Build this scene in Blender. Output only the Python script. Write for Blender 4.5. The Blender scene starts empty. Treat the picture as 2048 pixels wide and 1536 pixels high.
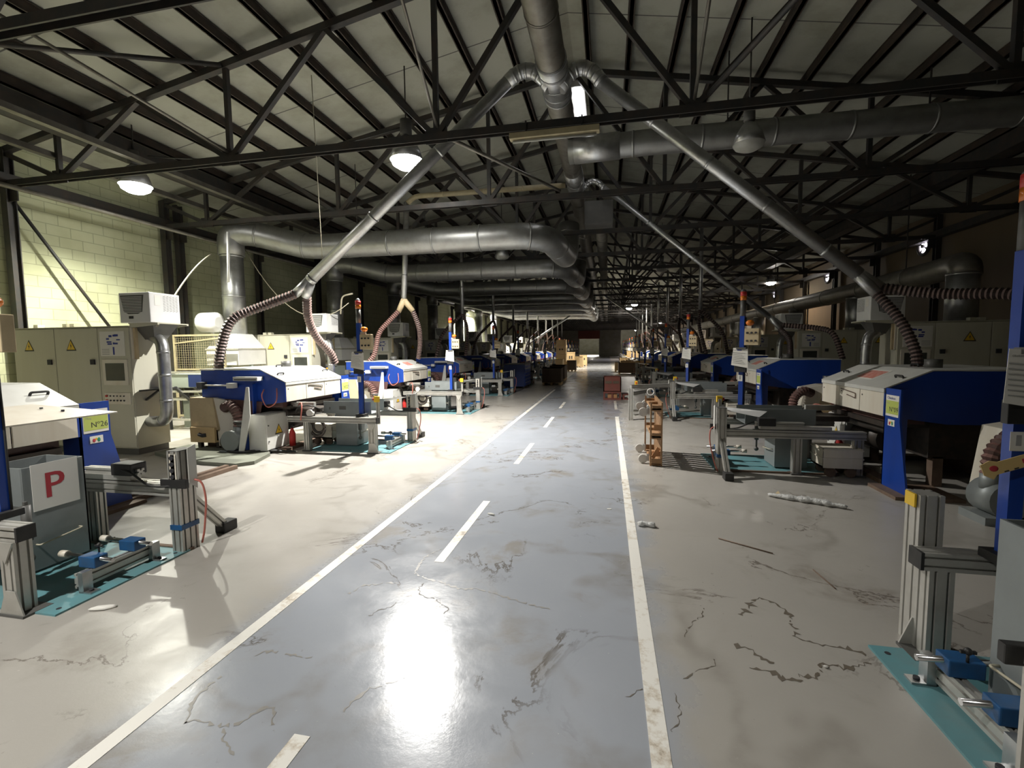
import bpy, bmesh, math, random
from mathutils import Vector, Matrix, Euler
random.seed(7)
PI = math.pi
scene = bpy.context.scene
COL = scene.collection

# ------------------------------------------------------------------ materials
def new_mat(name):
    m = bpy.data.materials.new(name); m.use_nodes = True
    nt = m.node_tree; b = nt.nodes['Principled BSDF']
    return m, nt, b

def mat(name, col, rough=.55, metal=0., dirt=.25, dcol=None, scale=6., bump=0., rv=.12, streak=False):
    """painted / metal / plastic surface with procedural dirt, roughness variation and optional bump"""
    m, nt, b = new_mat(name); N = nt.nodes; L = nt.links
    tc = N.new('ShaderNodeTexCoord'); no = N.new('ShaderNodeTexNoise')
    no.inputs['Scale'].default_value = scale; no.inputs['Detail'].default_value = 6; no.inputs['Roughness'].default_value = .62
    if streak:
        mp = N.new('ShaderNodeMapping'); mp.inputs['Scale'].default_value = streak if not streak is True else (1, 1, .12)
        L.new(tc.outputs['Object'], mp.inputs['Vector']); L.new(mp.outputs['Vector'], no.inputs['Vector'])
    else:
        L.new(tc.outputs['Object'], no.inputs['Vector'])
    cr = N.new('ShaderNodeValToRGB')
    d = dcol or tuple(c * .45 for c in col)
    cr.color_ramp.elements[0].position = .30; cr.color_ramp.elements[1].position = .62
    cr.color_ramp.elements[0].color = tuple(col[i] * (1 - dirt) + d[i] * dirt for i in range(3)) + (1,)
    cr.color_ramp.elements[1].color = tuple(col) + (1,)
    L.new(no.outputs['Fac'], cr.inputs['Fac']); L.new(cr.outputs['Color'], b.inputs['Base Color'])
    mr = N.new('ShaderNodeMapRange'); mr.inputs['To Min'].default_value = max(.05, rough - rv); mr.inputs['To Max'].default_value = min(1, rough + rv)
    L.new(no.outputs['Fac'], mr.inputs['Value']); L.new(mr.outputs['Result'], b.inputs['Roughness'])
    b.inputs['Metallic'].default_value = metal
    if bump:
        bp = N.new('ShaderNodeBump'); bp.inputs['Strength'].default_value = bump; bp.inputs['Distance'].default_value = .02
        L.new(no.outputs['Fac'], bp.inputs['Height']); L.new(bp.outputs['Normal'], b.inputs['Normal'])
    return m

def emit(name, col, s):
    m, nt, b = new_mat(name)
    b.inputs['Base Color'].default_value = tuple(col) + (1,)
    b.inputs['Emission Color'].default_value = tuple(col) + (1,); b.inputs['Emission Strength'].default_value = s
    return m

M = {}
M['steel'] = mat('dark steel paint', (.030, .031, .030), .55, 0, .5, (.07, .045, .03), 5)
M['purlin'] = mat('rusty brown steel', (.034, .028, .022), .7, 0, .6, (.075, .045, .03), 4)
M['galv'] = mat('galvanised sheet', (.50, .51, .51), .36, .85, .45, (.22, .21, .2), 7, streak=(1, 1, 1))
M['galv_mid'] = mat('greyed galvanised sheet', (.33, .335, .325), .42, .8, .45, (.18, .17, .155), 5)
M['galv_dull'] = mat('dusty and shade-dimmed galvanised sheet', (.22, .21, .18), .5, .7, .6, (.10, .08, .06), 5)  # dusty ducts and rods; also darkens the right trunk in place of shade
M['alu'] = mat('aluminium profile', (.55, .54, .50), .42, .55, .35, (.3, .28, .24), 9)
M['slot'] = mat('slot shadow gap', (.05, .05, .05), .7)
M['beige'] = mat('cream machine enamel', (.55, .535, .43), .45, 0, .22, (.33, .29, .2), 3, streak=True)
M['cream'] = mat('cream white panel', (.74, .70, .60), .42, 0, .35, (.45, .33, .2), 4, streak=True)
M['white'] = mat('white enamel', (.74, .74, .72), .4, 0, .15, None, 4)
M['lid'] = mat('grey white lid enamel', (.62, .62, .58), .45, 0, .3, (.4, .38, .33), 4)
M['blue'] = mat('blue machine enamel', (.010, .055, .34), .38, 0, .35, (.012, .03, .13), 4, streak=True)
M['dblue'] = mat('dark blue enamel', (.012, .03, .14), .42, 0, .3, None, 5)
M['clampblue'] = mat('clamp block blue', (.015, .09, .24), .4, 0, .4, (.03, .04, .06), 14)
M['black'] = mat('black plastic', (.018, .018, .018), .5, 0, .3, (.05, .045, .04), 8)
M['oily'] = mat('oily dark machinery', (.045, .04, .036), .45, .3, .6, (.11, .08, .06), 9)
M['maroon'] = mat('maroon sheet', (.10, .045, .04), .5, 0, .5, (.16, .1, .085), 8, bump=.3)
M['hose'] = mat('brown spiral hose', (.035, .022, .020), .5, 0, .4, (.02, .016, .014), 10)
M['hoserib'] = mat('hose rib', (.17, .115, .10), .5, 0, .4, (.08, .055, .05), 10)
M['pinkrib'] = mat('red hose rib', (.26, .14, .12), .45, 0, .4, (.14, .08, .07), 10)
M['hosepink'] = mat('dusty red hose', (.10, .05, .042), .42, 0, .4, (.05, .03, .026), 10)
M['grey'] = mat('grey sheet metal', (.26, .285, .285), .45, .25, .35, (.17, .18, .17), 5)
M['greydark'] = mat('charcoal sheet', (.10, .10, .095), .5, .2, .35, (.16, .15, .13), 5)
M['greenish'] = mat('pale green grey paint', (.36, .41, .37), .5, 0, .3, (.26, .27, .22), 6)
M['teal'] = mat('teal floor plate paint', (.12, .29, .32), .5, 0, .5, (.15, .19, .18), 4, bump=.06)
M['bluegrey'] = mat('blue grey paint', (.17, .24, .28), .5, 0, .35, (.12, .13, .13), 5)
M['yellow'] = mat('warning yellow', (.80, .52, .03), .45, 0, .15)
M['red'] = mat('red plastic', (.50, .03, .025), .4, 0, .15)
M['orange'] = mat('amber lens', (.75, .20, .02), .2, 0, .25)
M['lime'] = mat('lime label', (.52, .60, .14), .5, 0, .12)
M['paper'] = mat('paper', (.78, .76, .70), .8, 0, .08, None, 3)
M['ink'] = mat('black ink', (.03, .03, .035), .7)
M['inkblue'] = mat('blue ink', (.04, .06, .30), .7)
M['inkgrey'] = mat('grey print', (.35, .35, .34), .8)
M['inkred'] = mat('red ink', (.50, .045, .06), .7)
M['inkgreen'] = mat('green ink', (.03, .28, .16), .7)
M['pale red'] = mat('faded red notice', (.60, .20, .15), .6, 0, .5, (.72, .55, .5), 20)
M['screen'] = mat('dark glass', (.06, .065, .06), .15)
M['amber'] = emit('lit amber display', (1., .45, .03), 1.0)
M['wood'] = mat('pallet wood', (.34, .20, .10), .75, 0, .5, (.18, .10, .05), 9, streak=(1, .15, 1))
M['woodpale'] = mat('pale plywood', (.55, .40, .21), .7, 0, .35, (.36, .25, .13), 7)
M['woodend'] = mat('warm plywood', (.46, .23, .10), .7, 0, .35, None, 7)
M['brown'] = mat('brown hardboard', (.12, .085, .055), .75, 0, .3, None, 5)
M['redwood'] = mat('red stained wood', (.20, .055, .04), .7, 0, .5, (.10, .05, .035), 8)
M['cardyellow'] = mat('yellow printed card', (.72, .52, .22), .6, 0, .15)
M['ply'] = mat('ply suction box', (.58, .47, .29), .6, 0, .4, (.36, .26, .14), 5)
M['rubber'] = mat('black rubber', (.025, .025, .025), .75, 0, .3)
M['mat'] = mat('greenish grey mat', (.15, .16, .125), .8, 0, .4, (.15, .14, .11), 5, bump=.1)
M['rust'] = mat('rusty rail', (.20, .14, .10), .7, .2, .6, (.09, .055, .04), 9)
M['rod'] = mat('bright steel rod', (.62, .62, .62), .22, 1., .2)
M['cable'] = mat('dark cable', (.03, .03, .028), .6)
M['cablepale'] = mat('pale cable', (.52, .48, .36), .6)
M['pinkcable'] = mat('pink red cable', (.55, .17, .13), .5)
M['plastic'] = mat('crumpled clear film', (.62, .62, .60), .28, 0, .3, (.4, .4, .38), 30, bump=.8)
M['castor'] = mat('pale castor wheel', (.60, .58, .54), .5, 0, .3)
M['lamp'] = emit('lit lamp bulb', (1., .98, .92), 45.)
M['farlamp'] = emit('lit far lamp', (1., .94, .85), 160.)
M['tube'] = emit('lit ridge tube', (1., .98, 1.), 9.)
M['daylight'] = emit('daylight behind fan', (.95, .88, 1.), 9.)
M['lampglass'] = mat('dusty lamp diffuser', (.40, .40, .36), .35, 0, .3)
M['batten'] = mat('yellowed batten', (.42, .36, .22), .5, 0, .4)

def floor_material():
    m, nt, b = new_mat('painted concrete floor'); N = nt.nodes; L = nt.links
    tc = N.new('ShaderNodeTexCoord'); sx = N.new('ShaderNodeSeparateXYZ'); L.new(tc.outputs['Object'], sx.inputs['Vector'])
    def noise(s, d=6, r=.6, dist=0., vec=None):
        n = N.new('ShaderNodeTexNoise'); n.inputs['Scale'].default_value = s; n.inputs['Detail'].default_value = d
        n.inputs['Roughness'].default_value = r; n.inputs['Distortion'].default_value = dist
        L.new(vec or tc.outputs['Object'], n.inputs['Vector']); return n.outputs['Fac']
    def math_(op, a, bb=None, c=None):
        n = N.new('ShaderNodeMath'); n.operation = op
        for i, v in enumerate((a, bb, c)):
            if v is None: continue
            if isinstance(v, (int, float)): n.inputs[i].default_value = v
            else: L.new(v, n.inputs[i])
        return n.outputs[0]
    def rng(v, a, bb, c=0., d=1.):
        n = N.new('ShaderNodeMapRange'); n.interpolation_type = 'SMOOTHSTEP'
        n.inputs['From Min'].default_value = a; n.inputs['From Max'].default_value = bb
        n.inputs['To Min'].default_value = c; n.inputs['To Max'].default_value = d
        L.new(v, n.inputs['Value']); return n.outputs['Result']
    def mix(f, a, bb):
        n = N.new('ShaderNodeMix'); n.data_type = 'RGBA'
        L.new(f, n.inputs['Factor'])
        for i, v in ((6, a), (7, bb)):
            if isinstance(v, tuple): n.inputs[i].default_value = v + (1,)
            else: L.new(v, n.inputs[i])
        return n.outputs[2]
    n1 = noise(.55, 7, .65); n2 = noise(2.3, 7, .6, .4); n3 = noise(28, 3, .6); n4 = noise(.9, 5, .55, .8)
    xj = math_('ADD', sx.outputs['X'], math_('MULTIPLY', math_('SUBTRACT', n2, .5), .55))
    inside = math_('MULTIPLY', rng(xj, -2.25, -1.9), rng(xj, .45, .15))
    paint = mix(n1, (.30, .325, .365), (.385, .40, .43))
    dusty = mix(n1, (.335, .315, .285), (.43, .41, .37))
    base = mix(inside, dusty, paint)
    blotch = math_('MULTIPLY', rng(n2, .50, .66), rng(n4, .45, .62))
    base = mix(math_('MULTIPLY', blotch, .7), base, (.25, .225, .19))
    # tide marks of dried water: thin brown outlines where a warped noise crosses a level
    w1 = noise(.85, 9, .62, .9); line = rng(math_('ABSOLUTE', math_('SUBTRACT', w1, .53)), .011, .002)
    where = rng(n4, .52, .60)
    base = mix(math_('MULTIPLY', math_('MULTIPLY', line, where), .75), base, (.10, .08, .06))
    w2 = noise(.6, 4, .5, .3); soft = rng(math_('ABSOLUTE', math_('SUBTRACT', w2, .5)), .03, .0)
    base = mix(math_('MULTIPLY', math_('MULTIPLY', soft, rng(n1, .44, .6)), .55), base, (.22, .2, .17))
    base = mix(rng(n3, .70, .80, 0, .5), base, (.16, .14, .12))
    base = mix(rng(noise(55, 2, .5), .74, .80, 0, .5), base, (.62, .6, .56))
    L.new(base, b.inputs['Base Color'])
    r = math_('ADD', math_('ADD', rng(n2, .3, .7, .25, .36), math_('MULTIPLY', inside, -.13)), math_('MULTIPLY', n3, .06))
    b.inputs['Specular IOR Level'].default_value = .6
    L.new(r, b.inputs['Roughness'])
    bp = N.new('ShaderNodeBump'); bp.inputs['Strength'].default_value = .05; bp.inputs['Distance'].default_value = .02
    L.new(noise(14, 6, .7), bp.inputs['Height']); L.new(bp.outputs['Normal'], b.inputs['Normal'])
    return m
M['floor'] = floor_material()

def line_material():
    m, nt, b = new_mat('worn white floor paint'); N = nt.nodes; L = nt.links
    tc = N.new('ShaderNodeTexCoord')
    n = N.new('ShaderNodeTexNoise'); n.inputs['Scale'].default_value = 16; n.inputs['Detail'].default_value = 8; n.inputs['Roughness'].default_value = .7
    k = N.new('ShaderNodeTexNoise'); k.inputs['Scale'].default_value = 2.2; k.inputs['Detail'].default_value = 5
    L.new(tc.outputs['Object'], n.inputs['Vector']); L.new(tc.outputs['Object'], k.inputs['Vector'])
    ad = N.new('ShaderNodeMath'); ad.operation = 'ADD'; L.new(n.outputs['Fac'], ad.inputs[0]); L.new(k.outputs['Fac'], ad.inputs[1])
    cr = N.new('ShaderNodeValToRGB'); e = cr.color_ramp.elements
    e[0].position = .39; e[0].color = (.36, .30, .23, 1); e[1].position = .50; e[1].color = (.80, .78, .72, 1)
    x = cr.color_ramp.elements.new(.43); x.color = (.60, .54, .45, 1)
    hf = N.new('ShaderNodeMath'); hf.operation = 'MULTIPLY'; hf.inputs[1].default_value = .5
    L.new(ad.outputs[0], hf.inputs[0]); L.new(hf.outputs[0], cr.inputs['Fac'])
    L.new(cr.outputs['Color'], b.inputs['Base Color']); b.inputs['Roughness'].default_value = .5
    return m
M['line'] = line_material()
M['stain_brown'] = mat('brown tide mark', (.11, .09, .065), .6, 0, .4, (.2, .18, .15), 12)
M['stain_grey'] = mat('grey brown tide mark', (.25, .235, .21), .32, 0, .4, (.34, .345, .345), 12)

def block_wall(name, axis, c1, c2):
    m, nt, b = new_mat(name); N = nt.nodes; L = nt.links
    tc = N.new('ShaderNodeTexCoord'); sx = N.new('ShaderNodeSeparateXYZ'); cb = N.new('ShaderNodeCombineXYZ')
    L.new(tc.outputs['Object'], sx.inputs['Vector']); L.new(sx.outputs[axis], cb.inputs['X']); L.new(sx.outputs['Z'], cb.inputs['Y'])
    br = N.new('ShaderNodeTexBrick'); br.inputs['Scale'].default_value = 1; br.inputs['Brick Width'].default_value = .42
    br.inputs['Row Height'].default_value = .205; br.inputs['Mortar Size'].default_value = .009; br.inputs['Mortar Smooth'].default_value = .3
    br.inputs['Color1'].default_value = c1 + (1,); br.inputs['Color2'].default_value = c2 + (1,)
    br.inputs['Mortar'].default_value = tuple(c * .68 for c in c1) + (1,)
    L.new(cb.outputs[0], br.inputs['Vector'])
    no = N.new('ShaderNodeTexNoise'); no.inputs['Scale'].default_value = 1.3; no.inputs['Detail'].default_value = 7
    L.new(tc.outputs['Object'], no.inputs['Vector'])
    mx = N.new('ShaderNodeMix'); mx.data_type = 'RGBA'; mx.blend_type = 'MULTIPLY'
    cr = N.new('ShaderNodeValToRGB'); cr.color_ramp.elements[0].color = (.7, .68, .6, 1); cr.color_ramp.elements[0].position = .3
    cr.color_ramp.elements[1].position = .6
    L.new(no.outputs['Fac'], cr.inputs['Fac']); mx.inputs['Factor'].default_value = .6
    L.new(br.outputs['Color'], mx.inputs[6]); L.new(cr.outputs['Color'], mx.inputs[7]); L.new(mx.outputs[2], b.inputs['Base Color'])
    b.inputs['Roughness'].default_value = .85
    bp = N.new('ShaderNodeBump'); bp.inputs['Strength'].default_value = .35; bp.inputs['Distance'].default_value = .012; bp.invert = True
    L.new(br.outputs['Fac'], bp.inputs['Height']); L.new(bp.outputs['Normal'], b.inputs['Normal'])
    return m
M['wall'] = block_wall('painted block wall', 'Y', (.52, .54, .36), (.48, .50, .33))
M['wallend'] = block_wall('plain end wall', 'X', (.30, .30, .26), (.27, .27, .24))
M['wallright'] = mat('tan wall cladding', (.17, .13, .085), .8, 0, .3, None, 1.5, streak=True)

def roof_material():
    m, nt, b = new_mat('fibre roof panels'); N = nt.nodes; L = nt.links
    tc = N.new('ShaderNodeTexCoord'); sx = N.new('ShaderNodeSeparateXYZ'); L.new(tc.outputs['Object'], sx.inputs['Vector'])
    a = N.new('ShaderNodeMath'); a.operation = 'ADD'; a.inputs[1].default_value = -8.2 + 30; L.new(sx.outputs['Y'], a.inputs[0])
    f = N.new('ShaderNodeMath'); f.operation = 'WRAP'; f.inputs[1].default_value = 1.5; f.inputs[2].default_value = -1.5; L.new(a.outputs[0], f.inputs[0])
    g = N.new('ShaderNodeMath'); g.operation = 'ABSOLUTE'; L.new(f.outputs[0], g.inputs[0])
    c = N.new('ShaderNodeMath'); c.operation = 'LESS_THAN'; c.inputs[1].default_value = .012; L.new(g.outputs[0], c.inputs[0])
    no = N.new('ShaderNodeTexNoise'); no.inputs['Scale'].default_value = 1.1; no.inputs['Detail'].default_value = 8; no.inputs['Roughness'].default_value = .65
    L.new(tc.outputs['Object'], no.inputs['Vector'])
    cr = N.new('ShaderNodeValToRGB'); cr.color_ramp.elements[0].position = .3; cr.color_ramp.elements[0].color = (.27, .27, .215, 1)
    cr.color_ramp.elements[1].position = .55; cr.color_ramp.elements[1].color = (.385, .39, .33, 1)
    L.new(no.outputs['Fac'], cr.inputs['Fac'])
    mx = N.new('ShaderNodeMix'); mx.data_type = 'RGBA'; L.new(c.outputs[0], mx.inputs['Factor']); L.new(cr.outputs['Color'], mx.inputs[6])
    mx.inputs[7].default_value = (.10, .10, .09, 1); L.new(mx.outputs[2], b.inputs['Base Color']); b.inputs['Roughness'].default_value = .9
    return m
M['roof'] = roof_material()

# ------------------------------------------------------------------ mesh builder
class MB:
    def __init__(s):
        s.bm = bmesh.new(); s.mats = []; s.i = 0
    def m(s, key):
        mt = M[key]
        if mt not in s.mats: s.mats.append(mt)
        s.i = s.mats.index(mt); return s
    def _tag(s, faces, smooth=False):
        for f in faces: f.material_index = s.i; f.smooth = smooth
    def hexa(s, pts):
        s._hexa(pts); return s
    def _hexa(s, pts):
        v = [s.bm.verts.new(p) for p in pts]
        fs = [s.bm.faces.new([v[i] for i in q]) for q in ((3, 2, 1, 0), (4, 5, 6, 7), (0, 1, 5, 4), (1, 2, 6, 5), (2, 3, 7, 6), (3, 0, 4, 7))]
        s._tag(fs); return fs
    def box(s, x0, x1, y0, y1, z0, z1, bev=0.):
        if x0 > x1: x0, x1 = x1, x0
        if y0 > y1: y0, y1 = y1, y0
        if z0 > z1: z0, z1 = z1, z0
        fs = s._hexa([(x0, y0, z0), (x1, y0, z0), (x1, y1, z0), (x0, y1, z0), (x0, y0, z1), (x1, y0, z1), (x1, y1, z1), (x0, y1, z1)])
        if bev:
            es = list({e for f in fs for e in f.edges})
            r = bmesh.ops.bevel(s.bm, geom=es, offset=bev, segments=2, affect='EDGES', profile=.6)
            s._tag(r['faces'])
        return s
    def bar(s, p0, p1, w, h=None, up=(0, 0, 1)):
        """rectangular bar from p0 to p1, w across, h along up"""
        h = h or w; p0 = Vector(p0); p1 = Vector(p1); d = (p1 - p0).normalized(); u = Vector(up)
        if abs(d.dot(u)) > .98: u = Vector((0, 1, 0))
        a = d.cross(u).normalized(); u = a.cross(d).normalized()
        q = [(-1, -1), (1, -1), (1, 1), (-1, 1)]
        s.hexa([p0 + a * (w / 2 * x) + u * (h / 2 * y) for x, y in q] + [p1 + a * (w / 2 * x) + u * (h / 2 * y) for x, y in q]); return s
    def prism(s, poly, axis, a0, a1):
        """extrude a 2D outline along an axis ('x': outline in y,z; 'y': in x,z; 'z': in x,y)"""
        def P(u, v, a): return {'x': (a, u, v), 'y': (u, a, v), 'z': (u, v, a)}[axis]
        A = [s.bm.verts.new(P(u, v, a0)) for u, v in poly]; B = [s.bm.verts.new(P(u, v, a1)) for u, v in poly]
        n = len(poly); fs = [s.bm.faces.new(A[::-1]), s.bm.faces.new(B)]
        for i in range(n): fs.append(s.bm.faces.new((A[i], A[(i + 1) % n], B[(i + 1) % n], B[i])))
        s._tag(fs); return s
    def loft(s, poly, p0, p1, up=(0, 0, 1)):
        p0 = Vector(p0); p1 = Vector(p1); d = (p1 - p0).normalized(); u = Vector(up)
        if abs(d.dot(u)) > .98: u = Vector((0, 1, 0))
        a = d.cross(u).normalized(); u = a.cross(d).normalized()
        A = [s.bm.verts.new(p0 + a * x + u * y) for x, y in poly]; B = [s.bm.verts.new(p1 + a * x + u * y) for x, y in poly]
        n = len(poly); fs = [s.bm.faces.new(A[::-1]), s.bm.faces.new(B)]
        for i in range(n): fs.append(s.bm.faces.new((A[i], A[(i + 1) % n], B[(i + 1) % n], B[i])))
        s._tag(fs); return s
    def profile(s, p0, p1, w, h, up=(0, 0, 1)):
        """slotted aluminium extrusion"""
        def side(L, n, f):
            out = []
            for k in range(n):
                c = -L / 2 + L * (k + .5) / n
                for t, dd in ((-.007, 0), (-.005, .014), (.005, .014), (.007, 0)): out.append(f(c + t, dd))
            return out
        nw = max(1, round(w / .05)); nh = max(1, round(h / .05))
        poly = [(-w / 2, -h / 2)] + side(w, nw, lambda t, d: (t, -h / 2 + d)) + [(w / 2, -h / 2)] + side(h, nh, lambda t, d: (w / 2 - d, t)) \
            + [(w / 2, h / 2)] + side(w, nw, lambda t, d: (-t, h / 2 - d)) + [(-w / 2, h / 2)] + side(h, nh, lambda t, d: (-w / 2 + d, -t))
        return s.loft(poly, p0, p1, up)
    def tube(s, pts, r, seg=12, cap=True, rings=None, smooth=True):
        """round tube along points; r a number or one radius per point"""
        P = [Vector(p) for p in pts]; n = len(P)
        R = r if isinstance(r, (list, tuple)) else [r] * n
        t0 = (P[1] - P[0]).normalized(); ref = Vector((0, 0, 1)) if abs(t0.z) < .9 else Vector((1, 0, 0))
        a = t0.cross(ref).normalized(); prev = None
        for i in range(n):
            t = (P[min(i + 1, n - 1)] - P[max(i - 1, 0)]).normalized()
            a = (a - t * a.dot(t)).normalized(); b = t.cross(a)
            ring = [s.bm.verts.new(P[i] + (a * math.cos(2 * PI * k / seg) + b * math.sin(2 * PI * k / seg)) * R[i]) for k in range(seg)]
            if prev:
                s._tag([s.bm.faces.new((prev[k], prev[(k + 1) % seg], ring[(k + 1) % seg], ring[k])) for k in range(seg)], smooth)
            elif cap: s._tag([s.bm.faces.new(ring[::-1])])
            prev = ring
        if cap: s._tag([s.bm.faces.new(prev)])
        return s
    def cyl(s, p0, p1, r, seg=16): return s.tube([p0, p1], r, seg)
    def lathe(s, prof, c=(0, 0, 0), seg=20):
        c = Vector(c); prev = None
        for r, z in prof:
            ring = [s.bm.verts.new(c + Vector((r * math.cos(2 * PI * k / seg), r * math.sin(2 * PI * k / seg), z))) for k in range(seg)]
            if prev: s._tag([s.bm.faces.new((prev[k], prev[(k + 1) % seg], ring[(k + 1) % seg], ring[k])) for k in range(seg)], True)
            prev = ring
        return s
    def torus(s, c, R, r, axis='z', seg=20, a0=0., a1=2 * PI):
        pts = []
        n = seg if a1 - a0 < 6.2 else seg + 1
        for k in range(n + (0 if a1 - a0 > 6.2 else 1)):
            t = a0 + (a1 - a0) * k / seg; u, v = R * math.cos(t), R * math.sin(t)
            pts.append(Vector(c) + Vector({'z': (u, v, 0), 'x': (0, u, v), 'y': (u, 0, v)}[axis]))
        return s.tube(pts, r, 8)
    def ball(s, c, r, sx=1., sy=1., sz=1.):
        g = bmesh.ops.create_uvsphere(s.bm, u_segments=14, v_segments=8, radius=r)
        for v in g['verts']: v.co = Vector((v.co.x * sx, v.co.y * sy, v.co.z * sz)) + Vector(c)
        s._tag({f for v in g['verts'] for f in v.link_faces}, True); return s
    def quad(s, *pts):
        s._tag([s.bm.faces.new([s.bm.verts.new(p) for p in pts])]); return s
    def sheet(s, pts, th):
        """thin plate over a polygon given in 3D, thickened along its normal"""
        P = [Vector(p) for p in pts]; nrm = (P[1] - P[0]).cross(P[2] - P[0]).normalized() * th
        A = [s.bm.verts.new(p) for p in P]; B = [s.bm.verts.new(p + nrm) for p in P]; n = len(P)
        fs = [s.bm.faces.new(A[::-1]), s.bm.faces.new(B)]
        for i in range(n): fs.append(s.bm.faces.new((A[i], A[(i + 1) % n], B[(i + 1) % n], B[i])))
        s._tag(fs); return s
    def text(s, txt, origin, right, up, size):
        me = text_mesh(txt); o = Vector(origin); r = Vector(right).normalized(); u = Vector(up).normalized()
        vs = [s.bm.verts.new(o + r * (v.co.x * size) + u * (v.co.y * size)) for v in me.vertices]
        fs = []
        for p in me.polygons:
            try: fs.append(s.bm.faces.new([vs[i] for i in p.vertices]))
            except ValueError: pass
        s._tag(fs); return s
    def build(s, name, parent=None, base=(0, 0, 0)):
        bmesh.ops.recalc_face_normals(s.bm, faces=s.bm.faces[:]) if not getattr(s, 'raw', False) else None
        b = Vector(base)
        for v in s.bm.verts: v.co -= b
        me = bpy.data.meshes.new(name); s.bm.to_mesh(me); s.bm.free()
        for mt in s.mats: me.materials.append(mt)
        o = bpy.data.objects.new(name, me); COL.objects.link(o)
        if parent: o.parent = parent
        else: o.location = b
        return o

_tx = {}
def text_mesh(txt):
    if txt in _tx: return _tx[txt]
    cu = bpy.data.curves.new('lettering', 'FONT'); cu.body = txt; cu.size = 1.; cu.resolution_u = 3
    o = bpy.data.objects.new('lettering', cu); COL.objects.link(o)
    bpy.context.view_layer.update()
    me = bpy.data.meshes.new_from_object(o.evaluated_get(bpy.context.evaluated_depsgraph_get()))
    bpy.data.objects.remove(o); bpy.data.curves.remove(cu); _tx[txt] = me
    return me

def K(key): return MB().m(key)

def arc(p0, p1, p2, n=8):
    """quadratic bend from p0 to p2 around p1"""
    a, b, c = Vector(p0), Vector(p1), Vector(p2)
    return [a * (1 - t) ** 2 + b * 2 * t * (1 - t) + c * t * t for t in [k / n for k in range(n + 1)]]
def smooth_path(pts, n=6, cut=.3):
    """polyline with rounded corners"""
    P = [Vector(p) for p in pts]; out = [P[0]]
    for i in range(1, len(P) - 1):
        a = P[i] + (P[i - 1] - P[i]).normalized() * min(cut, (P[i - 1] - P[i]).length * .45)
        c = P[i] + (P[i + 1] - P[i]).normalized() * min(cut, (P[i + 1] - P[i]).length * .45)
        out += arc(a, P[i], c, n)
    return out + [P[-1]]
def resample(pts, step):
    P = [Vector(p) for p in pts]; out = [P[0]]; left = step
    for i in range(len(P) - 1):
        a, b = P[i], P[i + 1]; L = (b - a).length; d = left
        while d <= L: out.append(a + (b - a) * (d / L)); d += step
        left = d - L
    if (out[-1] - P[-1]).length > 1e-4: out.append(P[-1])
    return out
def hose_mesh(mb, pts, r, pitch=.06, rib='hoserib'):
    """ribbed flexible hose: dark grooves, paler raised ribs"""
    P = resample(pts, pitch / 2); f0 = len(mb.bm.faces); k0 = mb.i
    mb.tube(P, [r * (1.12 if i % 2 else .88) for i in range(len(P))], 12); mb.m(rib); k1 = mb.i
    mb.bm.faces.ensure_lookup_table(); q = {}
    for f in mb.bm.faces[f0:]:
        f.smooth = False
        c = f.calc_center_median(); f.material_index = k0
    side = [f for f in mb.bm.faces[f0:] if len(f.verts) == 4]
    for i, f in enumerate(side):
        if (i // 12) % 2 == 0: f.material_index = k1
    mb.i = k0; return mb
def duct_mesh(mb, pts, r, every=1.2, seg=20):
    """smooth duct with raised joint bands"""
    mb.tube(pts, r, seg)
    P = resample(pts, every)
    F = resample(pts, .05)
    for p in P[1:-1]:
        k = min(range(len(F)), key=lambda i: (F[i] - p).length); k = max(1, min(len(F) - 2, k))
        t = (F[k + 1] - F[k - 1]).normalized() * .02
        mb.tube([F[k] - t, F[k] + t], r * 1.035, seg)
    return mb

# ------------------------------------------------------------------ things
def tag(o, label, cat, group=None, kind=None):
    o['label'] = label; o['category'] = cat
    if group: o['group'] = group
    if kind: o['kind'] = kind
    return o
class Thing:
    def __init__(s, name, base=(0, 0, 0)):
        s.o = bpy.data.objects.new(name, None); COL.objects.link(s.o); s.base = Vector(base); s.o.location = s.base
        s.o.empty_display_size = .1
    def part(s, name, mb, label=None):
        o = mb.build(name, s.o, s.base)
        if label: o['label'] = label
        return o
    def sub(s, name, mb, parent, label=None):
        o = mb.build(name, parent, s.base)
        if label: o['label'] = label
        return o
    def tag(s, *a, **k): tag(s.o, *a, **k); return s
def solo(name, mb, label, cat, group=None, base=(0, 0, 0), kind='thing'):
    o = mb.build(name, None, base); tag(o, label, cat, group, kind); return o
def children(o): return list(o.children)
_kids = {}
def dup(root):
    """copy of a thing with copies of its parts and sub-parts, mesh data shared"""
    if root.name not in _kids:
        _kids[root.name] = [(c, list(c.children)) for c in root.children]
    r = root.copy(); COL.objects.link(r)
    for c, subs in _kids[root.name]:
        d = c.copy(); COL.objects.link(d); d.parent = r
        for g in subs:
            h = g.copy(); COL.objects.link(h); h.parent = d
    return r
ORD = ['first', 'second', 'third', 'fourth', 'fifth', 'sixth', 'seventh', 'eighth', 'ninth', 'tenth', 'eleventh', 'twelfth', 'thirteenth',
       'fourteenth', 'fifteenth', 'sixteenth', 'seventeenth', 'eighteenth', 'nineteenth', 'twentieth', 'twenty-first', 'twenty-second',
       'twenty-third', 'twenty-fourth', 'twenty-fifth', 'twenty-sixth', 'twenty-seventh', 'twenty-eighth', 'twenty-ninth', 'thirtieth']
def struct(o): o['kind'] = 'structure'; return o

# ================================================================== the hall
RX, RZ, SL = -.68, 7.0, .182          # ridge line, height of truss apex, roof slope
XL, XR, Y0, Y1 = -10.6, 9.24, -7., 84.
def roofz(x, off=.16): return RZ + off - SL * abs(x - RX)

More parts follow.
